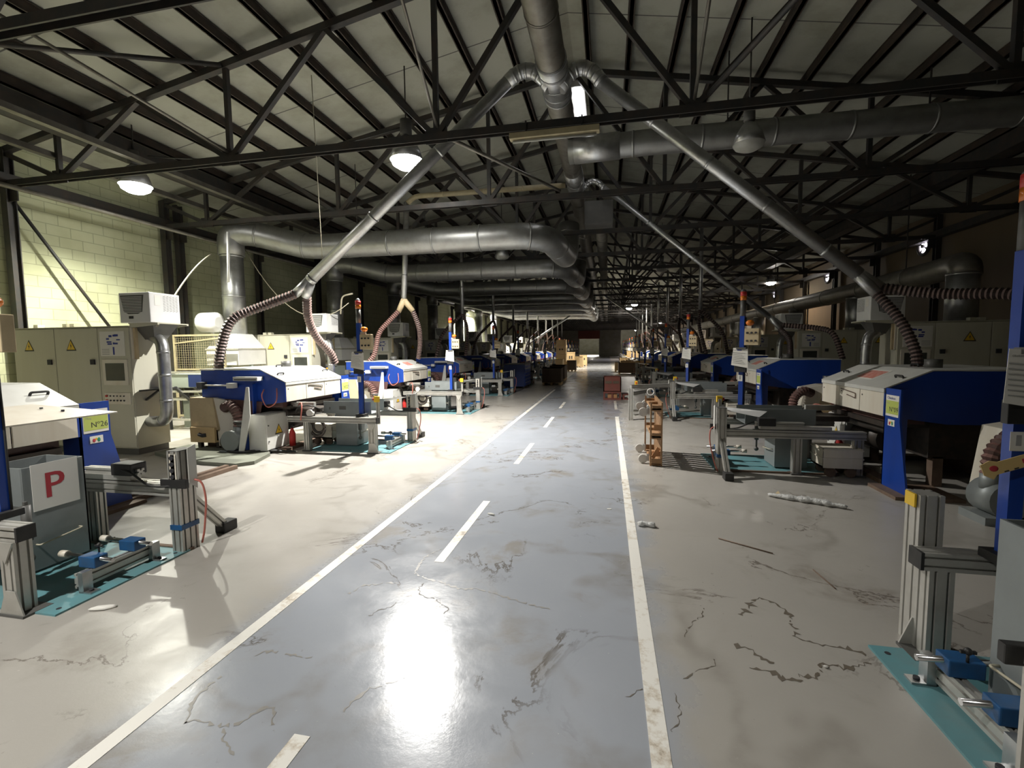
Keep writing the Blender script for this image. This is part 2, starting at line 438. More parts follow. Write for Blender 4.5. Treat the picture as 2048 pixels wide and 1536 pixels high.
fl = struct(K('floor').box(XL - .3, XR + .3, Y0, 112, -.2, 0).build('floor'))
def marking(x, ya, yb, w): return K('line').box(x - w / 2, x + w / 2, ya, yb, 0, .0025).build('lane_line', fl)
marking(-2.0, -1., 17.8, .078)['label'] = 'long white line along the left edge of the aisle'
marking(.21, -1., 10.9, .078)['label'] = 'long white line along the right edge of the aisle'
marking(.215, 12.2, 14.1, .07)['label'] = 'faded stretch of white line beyond the gap'
for k in range(6):
    ya = .18 + 3.02 * k
    K('line').box(-1.24 - .037, -1.24 + .037, ya, ya + 1.42, 0, .0025).build('lane_dash', fl)
w = MB().m('wall'); w.box(XL - .25, XL, Y0, 112, 0, 5.45); struct(w.build('wall_left'))
w = MB().m('wallright'); w.box(XR, XR + .25, Y0, 112, 0, 5.45); struct(w.build('wall_right'))
w = MB().m('wallend')
for a, b_, c, d in ((XL, -5.0, 0, 7.2), (-1.55, 2.2, 0, 7.2), (-5.0, -1.55, 3.15, 7.2), (2.2, XR, 4.6, 7.2)): w.box(a, b_, Y1, Y1 + .25, c, d)
struct(w.build('wall_far'))
w = K('wallend').box(XL, XR, 111.7, 112, 0, 7.2); struct(w.build('wall_beyond'))
w = K('wallend').box(XL, XR, Y0 - .2, Y0, 0, 7.2); struct(w.build('wall_behind'))
c = MB().m('roof')
for x0, x1 in ((XL - .3, RX), (RX, XR + .3)):
    a, b_ = roofz(x0), roofz(x1)
    c.hexa([(x0, Y0, a), (x1, Y0, b_), (x1, 112, b_), (x0, 112, a), (x0, Y0, a + .12), (x1, Y0, b_ + .12), (x1, 112, b_ + .12), (x0, 112, a + .12)])
struct(c.build('ceiling'))
# door leaf standing open and the dark lintel band over the far doorway
w = K('redwood').box(-5.2, -1.4, Y1 - .12, Y1 - .01, 3.15, 4.6); struct(w.build('trim_1'))

# ---- trusses: Warren girders with posts, every 3 m
def make_truss():
    t = Thing('roof_truss', (RX, 0, 4.6))
    st = lambda: MB().m('steel')
    y = 0
    b = st()
    for dy in (-.05, .05): b.bar((XL + .1, y + dy, 4.6), (XR - .1, y + dy, 4.6), .018, .10)
    b.bar((XL + .1, y, 4.645), (XR - .1, y, 4.645), .10, .012); t.part('bottom_chord', b)
    for s in (-1, 1):
        xe = XL + .1 if s < 0 else XR - .1
        b = st(); b.bar((RX, y, RZ - .05), (xe, y, roofz(xe, -.05)), .10, .10); t.part('top_chord', b)
        bn = [RX + s * 1.72 + s * 3.42 * k for k in range(3)]; tn = [RX, RX + s * 3.42, RX + s * 6.84, xe]
        for k in range(3):
            t.part('upright', st().bar((bn[k], y, 4.6), (bn[k], y, roofz(bn[k], -.05)), .07, .07))
            for q in (k, k + 1):
                p0, p1 = (bn[k], y, 4.6), (tn[q], y, roofz(tn[q], -.06))
                t.part('diagonal', st().bar(p0, p1, .075, .075, (0, 1, 0)))
            g = st(); g.box(bn[k] - .16, bn[k] + .16, y - .008, y + .008, 4.52, 4.74); t.part('gusset_plate', g)
    return t
truss = make_truss()
ty = [3.5 + 3.0 * k for k in range(27)]
for k, yy in enumerate(ty):
    o = truss.o if k == 0 else dup(truss.o)
    o.location = (RX, yy, 4.6)
    tag(o, f"{ORD[k]} dark steel roof truss counted from the camera, spanning the hall", 'roof truss', 'roof trusses across the hall', 'thing')
# ---- purlins
pd = [.30] + [1.02 + .775 * k for k in range(11)]
for s in (-1, 1):
    for k, d in enumerate(pd):
        x = RX + s * d; z = roofz(x, 0)
        if not XL < x < XR: continue
        b = MB().m('purlin'); b.box(-.03, .03, Y0 + .1, Y1, 0, .15); b.box(-.05, .05, Y0 + .1, Y1, 0, .012); b.box(-.05, .05, Y0 + .1, Y1, .138, .15)
        side = 'left' if s < 0 else 'right'
        o = solo('roof_purlin', b, f"{ORD[k]} brown steel purlin down the {side} roof slope from the ridge", 'purlin', 'purlins under the roof panels')
        o.location = (x, 0, z - .0); 
# ---- columns, eave beams, braces
def column_thing(x, y, label, z1=5.2):
    s = 1 if x < 0 else -1
    b = MB().m('steel'); b.box(x - .07, x + .07, y - .075, y - .06, 0, z1); b.box(x - .07, x + .07, y + .06, y + .075, 0, z1); b.box(x - .008, x + .008, y - .06, y + .06, 0, z1)
    b.box(x - .13, x + .13, y - .13, y + .13, 0, .02); b.box(x - .1 * s, x + .22 * s, y - .01, y + .01, 4.3, 4.6)
    return solo('steel_column', b, label, 'column', 'steel columns against the side walls', (x, y, 0))
k = 0
for i, yy in enumerate(ty):
    if yy < 5: continue
    column_thing(XL + .16, yy, f"{ORD[i - 1]} dark steel column against the left block wall, counted from the camera")
    column_thing(XR - .16, yy, f"{ORD[i - 1]} dark steel column against the right wall, counted from the camera")
column_thing(XL + .16, 9.86, "dark steel column doubled up beside the second left wall column")
for (x, z, w_, h_, lab) in ((XL + .16, 4.68, .16, .18, 'dark eave beam running along the top of the left block wall'),
                            (XR - .16, 4.68, .16, .18, 'dark eave beam running along the top of the right wall'),
                            (-8.65, 5.30, .26, .30, 'deep dark box girder running under the left roof slope'),
                            (7.29, 5.30, .26, .30, 'deep dark box girder running under the right roof slope'),
                            (-8.15, 5.02, .05, .09, 'thin pale edged cable tray below the left girder'),
                            (-9.3, 4.98, .05, .09, 'thin pale edged cable tray above the wall lamp'),
                            (-9.9, 4.42, .08, .08, 'round service pipe near the top of the left wall')):
    b = MB().m('steel' if w_ > .1 else 'galv_dull')
    if 'pipe' in lab: b.tube([(x, Y0 + .2, z), (x, Y1, z)], .04, 10)
    else: b.box(x - w_ / 2, x + w_ / 2, Y0 + .2, Y1, z - h_ / 2, z + h_ / 2); b.box(x - w_ / 2 - .03, x + w_ / 2 + .03, Y0 + .2, Y1, z - h_ / 2 - .012, z - h_ / 2)
    solo('service_pipe' if 'pipe' in lab else 'cable_tray' if 'tray' in lab else 'girder', b, lab, 'pipe' if 'pipe' in lab else 'cable tray' if 'tray' in lab else 'girder', None, (x, 0, z))
def rod(p0, p1, r, key, name, label, cat, group=None):
    return solo(name, K(key).tube([p0, p1], r, 8), label, cat, group, p0)
rod((XL + .2, 6.55, 4.3), (XL + .35, 8.0, 2.0), .03, 'steel', 'brace_rod', 'slanting steel brace rod beside the first left wall column', 'brace rod')
rod((-7.2, 3.5, 5.75), (-5.82, 6.5, 4.7), .022, 'galv_dull', 'brace_rod', 'pale bracing rod crossing the left roof slope to the first lit truss', 'brace rod')
rod((-9.6, 3.5, 5.3), (-5.85, 6.45, 6.0), .035, 'steel', 'brace_rod', 'dark bracing bar crossing under the left roof slope', 'brace rod')
rod((1.0, 3.5, 6.6), (1.06, 6.5, 4.7), .022, 'galv_dull', 'brace_rod', 'pale bracing rod crossing the right roof slope near the aisle', 'brace rod')
rod((3.5, 3.5, 6.2), (1.2, 6.5, 4.75), .03, 'steel', 'brace_rod', 'dark bracing bar slanting up to the right above the aisle', 'brace rod')
rod((-2.2, 3.5, 6.7), (-2.38, 6.5, 4.7), .02, 'galv_dull', 'brace_rod', 'pale bracing rod slanting down to a truss node above the lamp', 'brace rod')
rod((-2.35, 6.5, 4.65), (-.95, 9.5, 4.72), .03, 'galv_dull', 'brace_rod', 'pale bracing rod running back from the lit truss node', 'brace rod')
rod((4.9, 6.5, 4.6), (6.0, 6.9, 6.0), .06, 'steel', 'brace_rod', 'stubby dark strut standing on a truss under the right slope', 'brace rod')

# ================================================================== lamps
def highbay(name, p, lit, label, drop, s=1., key='lamp'):
    t = Thing(name, p); x, y, z = p
    b = MB().m('galv'); b.raw = True
    b.lathe([(.05 * s, .34 * s), (.10 * s, .30 * s), (.19 * s, .16 * s), (.24 * s, .0), (.235 * s, .0), (.185 * s, .15 * s), (.095 * s, .285 * s), (.05 * s, .31 * s)], p)
    t.part('reflector', b)
    if lit: t.part('diffuser', K(key).lathe([(.225 * s, .01), (.2 * s, -.06 * s), (.12 * s, -.11 * s), (.001, -.125 * s)], p), 'glowing glass bowl')
    else: t.part('diffuser', K('lampglass').lathe([(.235 * s, .01), (.2 * s, -.05), (.12 * s, -.09), (.001, -.10)], p))
    b = K('greydark'); b.lathe([(.001, .56 * s), (.08 * s, .56 * s), (.085 * s, .36 * s), (.05 * s, .33 * s), (.001, .33 * s)], p); t.part('ballast_housing', b)
    t.part('suspension_rod', K('steel').cyl((x, y, z + .55 * s), (x, y, z + drop), .012, 8))
    t.tag(label, 'lamp', 'high bay lamps under the roof', kind='thing'); return t
def spot(p, W, size=150, col=(1, .97, .92), blend=.25, r=.04):
    l = bpy.data.lights.new('lamp light', 'SPOT'); l.energy = W; l.spot_size = math.radians(size); l.spot_blend = blend; l.shadow_soft_size = r; l.color = col
    o = bpy.data.objects.new('lamp_light', l); COL.objects.link(o); o.location = p; return o
def lamp(p, W, label, size=150, s=1., col=(1, .97, .92), key='lamp', blend=.25):
    drop = roofz(p[0], .15) - p[2]
    highbay('high_bay_lamp', p, True, label, drop, s, key)
    spot((p[0], p[1], p[2] - .2 * s), W, size, col, blend)
L0 = (-3.5, -.35, 5.0); L1 = (-3.57, 8.1, 5.0); L2 = (-8.5, 7.2, 4.65)
lamp(L1, 3700, 'blazing white high bay lamp over the left machine row beside the slanting pipe', 152, 1.25, blend=1.)
lamp(L2, 1900, 'blazing high bay lamp close to the left block wall', 146, 1.1, (1, .98, .84), blend=1.)
lamp(L0, 1250, 'lit high bay lamp overhead behind the viewpoint', 138, 1.1, blend=1.)
lamp((-9.2, 34.5, 4.9), 3600, 'lit lamp near the left wall far down the hall', 150, 1., key='farlamp')
lamp((-2.9, 38., 4.9), 1700, 'lit lamp over the pale crates far down the left side', 140, 1., (1, .88, .68), key='farlamp')
lamp((2.0, 37.5, 4.9), 1100, 'nearer of two lit lamps side by side far down the right', 140, 1.1, (1, .92, .78), key='farlamp')
lamp((1.75, 41., 4.9), 800, 'farther of two lit lamps side by side far down the right', 140, 1.1, (1, .92, .78), key='farlamp')
lamp((7.6, 24.5, 4.6), 130, 'warm lit lamp near the right wall above the bent duct', 150, 1., (1, .62, .28), key='farlamp')
lamp((6.5, 62., 4.7), 3000, 'lit lamp at the far end of the right machine row', 150, 1., (1, .9, .9), key='farlamp')
lamp((-3.2, 96., 4.8), 9000, 'unseen lamp added behind the far doorway to brighten it', 150, 1., (1, .97, .9), key='farlamp')  # added lamp, hidden above the opening, brightens the space behind the door
lamp((5.2, 92., 4.8), 9000, 'lamp added beyond the end wall to brighten the bay', 150, 1., (1, .88, .95), key='farlamp')  # added to light the open bay past the end wall
for p, lab in (((2.15, 8.15, 4.75), 'unlit dusty dome lamp hanging on the dark right side near the duct'),
               ((-3.3, 14.6, 4.5), 'unlit dome lamp hanging over the left row beyond the big cross duct'),
               ((2.15, 20.2, 4.75), 'unlit dome lamp far down the dark right side')):
    highbay('high_bay_lamp', p, False, lab, roofz(p[0], .15) - p[2])
t = Thing('tube_light', (-.62, 9.7, 6.72))
t.part('housing', K('white').box(-.76, -.48, 9.65, 11.25, 6.74, 6.86)); t.part('tube', K('tube').box(-.70, -.54, 9.7, 11.2, 6.70, 6.745), 'glowing white tube')
t.part('bracket', K('steel').box(-.66, -.58, 9.9, 9.95, 6.86, 7.14)); t.part('bracket', K('steel').box(-.66, -.58, 10.9, 10.95, 6.86, 7.14))
t.tag('bright white tube light fixed lengthwise under the ridge', 'tube light', kind='thing')
t = Thing('fluorescent_batten', (-.7, 6.42, 4.42))
t.part('batten_body', K('batten').box(-1.32, -.12, 6.36, 6.48, 4.42, 4.50, .01)); t.part('tube', K('lampglass').cyl((-1.28, 6.42, 4.395), (-.16, 6.42, 4.395), .018, 8), 'unlit tube')
for x in (-1.1, -.35): t.part('hanger', K('steel').box(x - .01, x + .01, 6.41, 6.52, 4.49, 4.66))
t.tag('unlit yellowed fluorescent batten under the truss beside the main duct', 'batten light', kind='thing')

# fans in the right wall with daylight behind the blades
for i, yy in enumerate((16.3, 22.5, 29.0, 35.4)):
    z = 4.5; x = XR - .03
    t = Thing('wall_fan', (x, yy, z))
    t.part('daylight_opening', K('daylight').tube([(x + .01, yy, z), (x + .025, yy, z)], .20, 20), 'bright opening')
    t.part('frame', K('steel').torus((x, yy, z), .24, .05, 'x'))
    b = K('steel')
    for a in range(4):
        q = a * PI / 2 + .5 + i
        b.sheet([(x - .02, yy + .04 * math.cos(q), z + .04 * math.sin(q)), (x - .03, yy + .21 * math.cos(q - .22), z + .21 * math.sin(q - .22)), (x - .01, yy + .21 * math.cos(q + .3), z + .21 * math.sin(q + .3))], .006)
    b.cyl((x - .06, yy, z), (x, yy, z), .05, 10); t.part('blades', b)
    t.tag(f"{ORD[i]} round fan with daylight behind it high in the right wall", 'wall fan', 'fans in the right wall', kind='thing')

# ================================================================== ducts overhead
MX, MZ = -.80, 5.62                        # main duct beside the ridge
pts = [(MX, 1.0, MZ), (MX, 12.5, MZ), (MX + .05, 16.5, 5.15), (MX + .05, 62, 5.15)]
t = Thing('main_duct', (MX, 1., MZ)); t.part('pipe', duct_mesh(K('galv_dull'), smooth_path(pts, 6, .6), .205, 2.4))
b = K('galv')
b.tube([(MX, 6.75, MZ), (MX, 7.75, MZ)], .215, 20)
for yy in (6.78, 7.0, 7.3, 7.55, 7.72): b.tube([(MX, yy - .015, MZ), (MX, yy + .015, MZ)], .225, 20)
t.part('branch_collar', b, 'bright galvanised collar')
b = K('galv')
for yy in (11.2, 11.6, 12.0): b.tube([(MX, yy - .015, MZ), (MX, yy + .015, MZ)], .222, 20)
b.tube([(MX, 10.9, MZ), (MX, 12.2, MZ)], .213, 20); t.part('branch_collar', b)
for yy in (3.5, 9.5, 15.5, 21.5, 30.5, 39.5): t.part('hanger', K('steel').bar((MX, yy, MZ + .1 if yy < 14 else 5.3), (MX, yy, 6.95), .02))
t.tag('long brown grey main duct running under the ridge down the hall', 'duct', kind='thing')
# second, smaller trunk alongside
t = Thing('side_trunk', (-.15, 12.8, 4.95)); t.part('pipe', duct_mesh(K('galv_dull'), [(-.2, 12.8, 4.98), (-.2, 60., 4.98)], .17, 2.))
t.part('junction_box', K('greydark').box(-.6, .12, 12.2, 12.9, 4.72, 5.3, .02)); t.tag('thinner duct with dark junction box running beside the main duct', 'duct', kind='thing')
# cross duct to the right
t = Thing('cross_duct', (-.3, 8.9, 5.0))
P = [(-.72, 9.0, 5.24), (.6, 8.9, 5.24), (7.6, 8.9, 5.15), (8.6, 8.9, 4.7), (8.65, 8.9, 3.2)]
t.part('pipe', duct_mesh(K('galv_mid'), smooth_path(P, 6, .35), .215, 1.15)); t.part('end_collar', K('galv').tube([(-.62, 8.98, 5.24), (.2, 8.92, 5.24)], .23, 20))
for xx in (2.0, 5.0): t.part('hanger', K('steel').bar((xx, 8.9, 5.4), (xx, 8.9, roofz(xx, .1)), .02))
t.tag('galvanised cross duct leaving the main duct towards the dark right side', 'duct', kind='thing')

def y_split(t, p, d1, d2, key='galv', r=.075):
    p = Vector(p)
    b = K(key)
    for d in (d1, d2):
        d = Vector(d); b.tube([p - d.normalized() * .02, p + d * .5, p + d], [r, r * .95, r * .85], 12)
    t.part('y_split', b)
# slanting pipe to the machine signed 27
t = Thing('suction_pipe', (-1.0, 7.2, 5.6))
P = arc((-.85, 7.2, 5.45), (-1.15, 7.2, 5.95), (-1.5, 7.2, 5.62), 8)
t.part('elbow', duct_mesh(K('galv'), P, .105, .12))
t.part('straight_pipe', duct_mesh(K('galv'), [(-1.46, 7.2, 5.66), (-5.0, 7.2, 2.80)], .095, 1.5))
y_split(t, (-4.98, 7.2, 2.82), (-.34, .02, -.24), (-.16, .06, -.30), 'galv', .085)
t.part('hose', hose_mesh(K('hose'), smooth_path([(-5.3, 7.2, 2.58), (-5.85, 7.0, 2.35), (-6.2, 6.7, 2.16), (-6.34, 6.6, 1.55), (-6.32, 6.52, 1.0)], 8, .3), .075, .055), 'ribbed brown hose')
t.part('hose', hose_mesh(K('hose'), smooth_path([(-5.12, 7.26, 2.54), (-5.3, 7.5, 2.2), (-5.35, 7.8, 1.85), (-5.3, 8.2, 1.55), (-5.3, 8.3, 1.36)], 8, .3), .07, .055), 'ribbed brown hose')
t.part('hanger_wire', K('cablepale').tube([(-4.75, 7.2, 3.06), (-4.78, 7.15, 6.1)], .006, 6))
t.tag('long bright pipe slanting from the main duct down to two ribbed hoses on the left', 'suction pipe', kind='thing')
t = Thing('suction_pipe', (-.5, 7.2, 5.5))
P = arc((-.72, 7.2, 5.42), (-.42, 7.2, 5.95), (-.1, 7.2, 5.44), 8)
t.part('elbow', duct_mesh(K('galv'), P, .10, .12))
t.part('straight_pipe', duct_mesh(K('galv'), [(-.14, 7.2, 5.48), (3.32, 7.2, 2.55)], .088, 1.0))
y_split(t, (3.30, 7.2, 2.56), (.3, .0, -.2), (.24, -.05, -.3), 'galv', .08)
t.part('hose', hose_mesh(K('hose'), smooth_path([(3.58, 7.2, 2.36), (4.1, 6.9, 2.22), (4.55, 6.3, 2.16), (4.85, 5.9, 1.9), (4.9, 5.85, 1.3)], 8, .3), .065, .05), 'ribbed brown hose')
t.part('hose', hose_mesh(K('hose'), smooth_path([(3.52, 7.15, 2.28), (3.7, 6.9, 1.9), (3.8, 6.75, 1.5), (3.8, 6.72, 1.30)], 8, .25), .06, .05), 'ribbed brown hose')
t.tag('long bright pipe slanting from the main duct down to the right machine signed Nº09', 'suction pipe', kind='thing')
t = Thing('suction_pipe', (-.3, 11.9, 5.5))
t.part('elbow', duct_mesh(K('galv'), arc((-.62, 12.0, 5.55), (-.37, 11.9, 5.85), (-.11, 11.9, 5.48), 6), .068, .1))
t.part('straight_pipe', duct_mesh(K('galv'), [(-.13, 11.9, 5.51), (3.72, 11.9, 2.24)], .06, 1.4))
y_split(t, (3.70, 11.9, 2.26), (.28, 0, -.2), (.22, -.05, -.28), 'galv', .06)
t.part('hose', hose_mesh(K('hose'), smooth_path([(3.97, 11.9, 2.07), (4.5, 11.6, 2.0), (4.75, 11.2, 1.9), (4.85, 11.0, 1.3)], 8, .3), .055, .06), 'ribbed brown hose')
t.part('hose', hose_mesh(K('hose'), smooth_path([(3.91, 11.85, 1.98), (4.0, 11.5, 1.75), (3.85, 11.0, 1.31)], 8, .25), .055, .06), 'ribbed brown hose')
t.tag('thinner pipe slanting down to the right behind the first slanting pipe', 'suction pipe', kind='thing')
# dropping pipe of the third left machine
t = Thing('suction_pipe', (-4.95, 11.2, 5.4))
t.part('cross_run', duct_mesh(K('batten'), smooth_path([(-1.0, 11.3, 5.42), (-4.75, 11.2, 5.42), (-4.97, 11.2, 5.25)], 6, .2), .062, 1.0), 'dusty cross run')
t.part('drop_pipe', duct_mesh(K('galv'), [(-4.97, 11.2, 5.28), (-5.12, 11.2, 2.85)], .07, .9))
y_split(t, (-5.12, 11.2, 2.87), (-.16, .0, -.30), (.2, .1, -.28), 'ply', .075)
t.part('hose', hose_mesh(K('hosepink'), smooth_path([(-5.26, 11.2, 2.6), (-5.75, 11.0, 2.05), (-5.85, 10.95, 1.45), (-6.05, 10.9, 1.25), (-6.05, 10.85, .98)], 8, .2), .06, .05, 'pinkrib'), 'dusty red hose')
t.part('hose', hose_mesh(K('hose'), smooth_path([(-4.94, 11.3, 2.62), (-4.85, 11.5, 2.2), (-4.95, 11.8, 1.8), (-5.1, 12.0, 1.36)], 8, .3), .06, .05), 'brown hose')
t.tag('dusty pipe dropping straight down to a forked red hose over the third left machine', 'suction pipe', kind='thing')
# plain dropping pipes further down both rows
def drop_pipe(base):
    t = Thing('suction_pipe', base); x, y, z = base
    t.part('drop_pipe', duct_mesh(K('galv'), [(x, y, 5.5), (x, y, 2.8)], .06, .9, 12))
    t.part('hose', hose_mesh(K('hose'), smooth_path([(x - .02, y, 2.8), (x - .75, y - .1, 2.1), (x - 1.0, y - .2, 1.0)], 6, .3), .055, .08))
    t.part('hose', hose_mesh(K('hose'), smooth_path([(x + .02, y, 2.8), (x + .1, y + .3, 2.3), (x - .1, y + .6, 1.36)], 6, .3), .055, .08))
    return t
dp = drop_pipe((-5.0, 15.4, 2.8))
# slanting far pair
for s in (-1, 1):
    a, b_ = ((-1.0, 33.2, 4.9), (-5.0, 33.2, 2.3)) if s < 0 else ((-.3, 30., 4.9), (3.3, 30., 2.3))
    t = Thing('suction_pipe', a); t.part('straight_pipe', duct_mesh(K('galv'), [a, b_], .07, 1.5, 12))
    e = (b_[0] + s * .9, b_[1], 1.3)
    t.part('hose', hose_mesh(K('hose'), smooth_path([b_, (b_[0] + s * .6, b_[1], 1.9), e], 6, .3), .06, .08))
    t.tag('far thin pipe slanting down to the ' + ('left above the blue tool cabinet' if s < 0 else 'right above the pale crates'), 'suction pipe', kind='thing')
# exhaust ducts over the machine rows
def exhaust(base, m=1):
    """riser with hood and the run to the ridge duct; m = -1 for the right row"""
    x, y, z = base
    t = Thing('exhaust_duct', base); X = lambda d: x + m * d
    t.part('riser', duct_mesh(K('galv'), [(x, y, 1.98), (x, y, 4.0 if m > 0 else 2.95)], .25, .95), 'upright galvanised riser')
    b = K('white'); q = .44; lo = [(x - q, y - q), (x + q, y - q), (x + q, y + q), (x - q, y + q)]
    r4 = [(x - .25, y - .25), (x + .25, y - .25), (x + .25, y + .25), (x - .25, y + .25)]
    b.hexa([(a, c_, 1.66) for a, c_ in lo] + [(a, c_, 2.02) for a, c_ in r4]); b.box(x - q, x + q, y - q, y + q, 1.28, 1.66); t.part('hood', b, 'white pyramid hood')
    t.part('hood_frame', K('alu').box(x - q - .02, x + q + .02, y - q - .02, y + q + .02, 1.64, 1.675))
    t.part('stand', K('greenish').box(x - q + .02, x - q + .08, y - .03, y + .03, 0, 1.28)); t.part('stand', K('greenish').box(x + q - .08, x + q - .02, y - .03, y + .03, 0, 1.28))
    if m < 0: return t
    P = smooth_path([(x, y, 3.9), (x, y, 4.4), (X(.45), y + .1, 4.45), (X(1.7), y + .5, 4.12), (X(2.3), y + .6, 4.13), (X(7.1), y + .6, 4.1), (X(7.6), y + .95, 4.07), (X(7.78), y + 2.3, 3.96), (X(7.82), y + 2.9, 4.05), (X(7.82), y + 3.4, 4.6), (X(7.82), y + 3.5, 5.0)], 6, .4)
    t.part('cross_run', duct_mesh(K('galv_mid'), P, .29, 1.1, 24))
    t.part('hanger', K('steel').bar((X(3), y + .6, 4.3), (X(3), y + .6, 6.0), .015))
    return t
ex = exhaust((-8.9, 9.8, 0)); exr = exhaust((6.7, 10.65, 0), -1)
t = Thing('right_trunk', (6.9, 10.2, 3.4)); t.o.name = 'trunk_duct'
t.part('pipe', duct_mesh(K('galv_dull'), smooth_path([(6.7, 10.6, 2.9), (6.72, 10.65, 3.12), (6.85, 11.2, 3.14), (7.0, 14, 3.14), (7.0, 52, 3.14)], 6, .25), .25, 2.2, 18))  # galvanised like the risers; the darker sheet stands in for shade here
for yy in (13, 22, 31, 40): t.part('hanger', K('steel').bar((7.0, yy, 3.35), (7.0, yy, 5.6), .02))
t.tag('long duct running down the dark right side above the exhaust hoods', 'duct', kind='thing')
t = Thing('air_receiver', (-9.1, 9.45, 2.0))
t.part('tank', K('white').tube([(-9.34, 9.25, 2.28), (-9.28, 9.25, 2.28), (-8.90, 9.25, 2.28), (-8.84, 9.25, 2.28)], [.12, .23, .23, .12], 18), 'white rounded drum')
t.part('bracket', K('alu').bar((-9.1, 9.3, 2.1), (-9.1, 9.45, 1.6), .05)); t.tag('white round drum beside the bright upright duct near the left wall', 'drum', kind='thing')

# ================================================================== one work station (built once, in station coordinates: +x to the aisle, +y away from camera; 0,0 = foot of the post)
PROTO = {}
def proto(key, thing): PROTO[key] = thing.o; return thing
def warn_sign(mb, c, r, u, s):
    """yellow triangle with a dark rim and a bolt"""
    c = Vector(c); r = Vector(r); u = Vector(u); n = r.cross(u).normalized()
    def tri(k, d): return [c + n * d + r * (-.5 * k * s) + u * (-.4 * k * s), c + n * d + r * (.5 * k * s) + u * (-.4 * k * s), c + n * d + u * (.5 * k * s)]
    mb.m('ink').sheet(tri(1.18, 0), .002); mb.m('yellow').sheet(tri(.92, .002), .002)
    mb.m('ink').sheet([c + n * .004 + r * (a * s) + u * (b_ * s) for a, b_ in ((.02, .22), (-.08, -.06), (.01, -.04), (-.04, -.3), (.09, .02), (.0, .01))], .002)

# --- floor plate
t = proto('plate', Thing('floor_plate', (-.65, -.48, 0)))
b = K('teal').box(-1.36, .06, -.96, -.02, 0, .012); b.m('ink')
for x, y in ((0, -.9), (0, -.1), (-1.3, -.9), (-.65, -.9)): b.cyl((x, y, .011), (x, y, .0135), .014, 10)
t.part('plate', b)
b = K('rust'); b.box(-1.36, .06, -.02, .015, 0, .022); t.part('edge_strip', b)
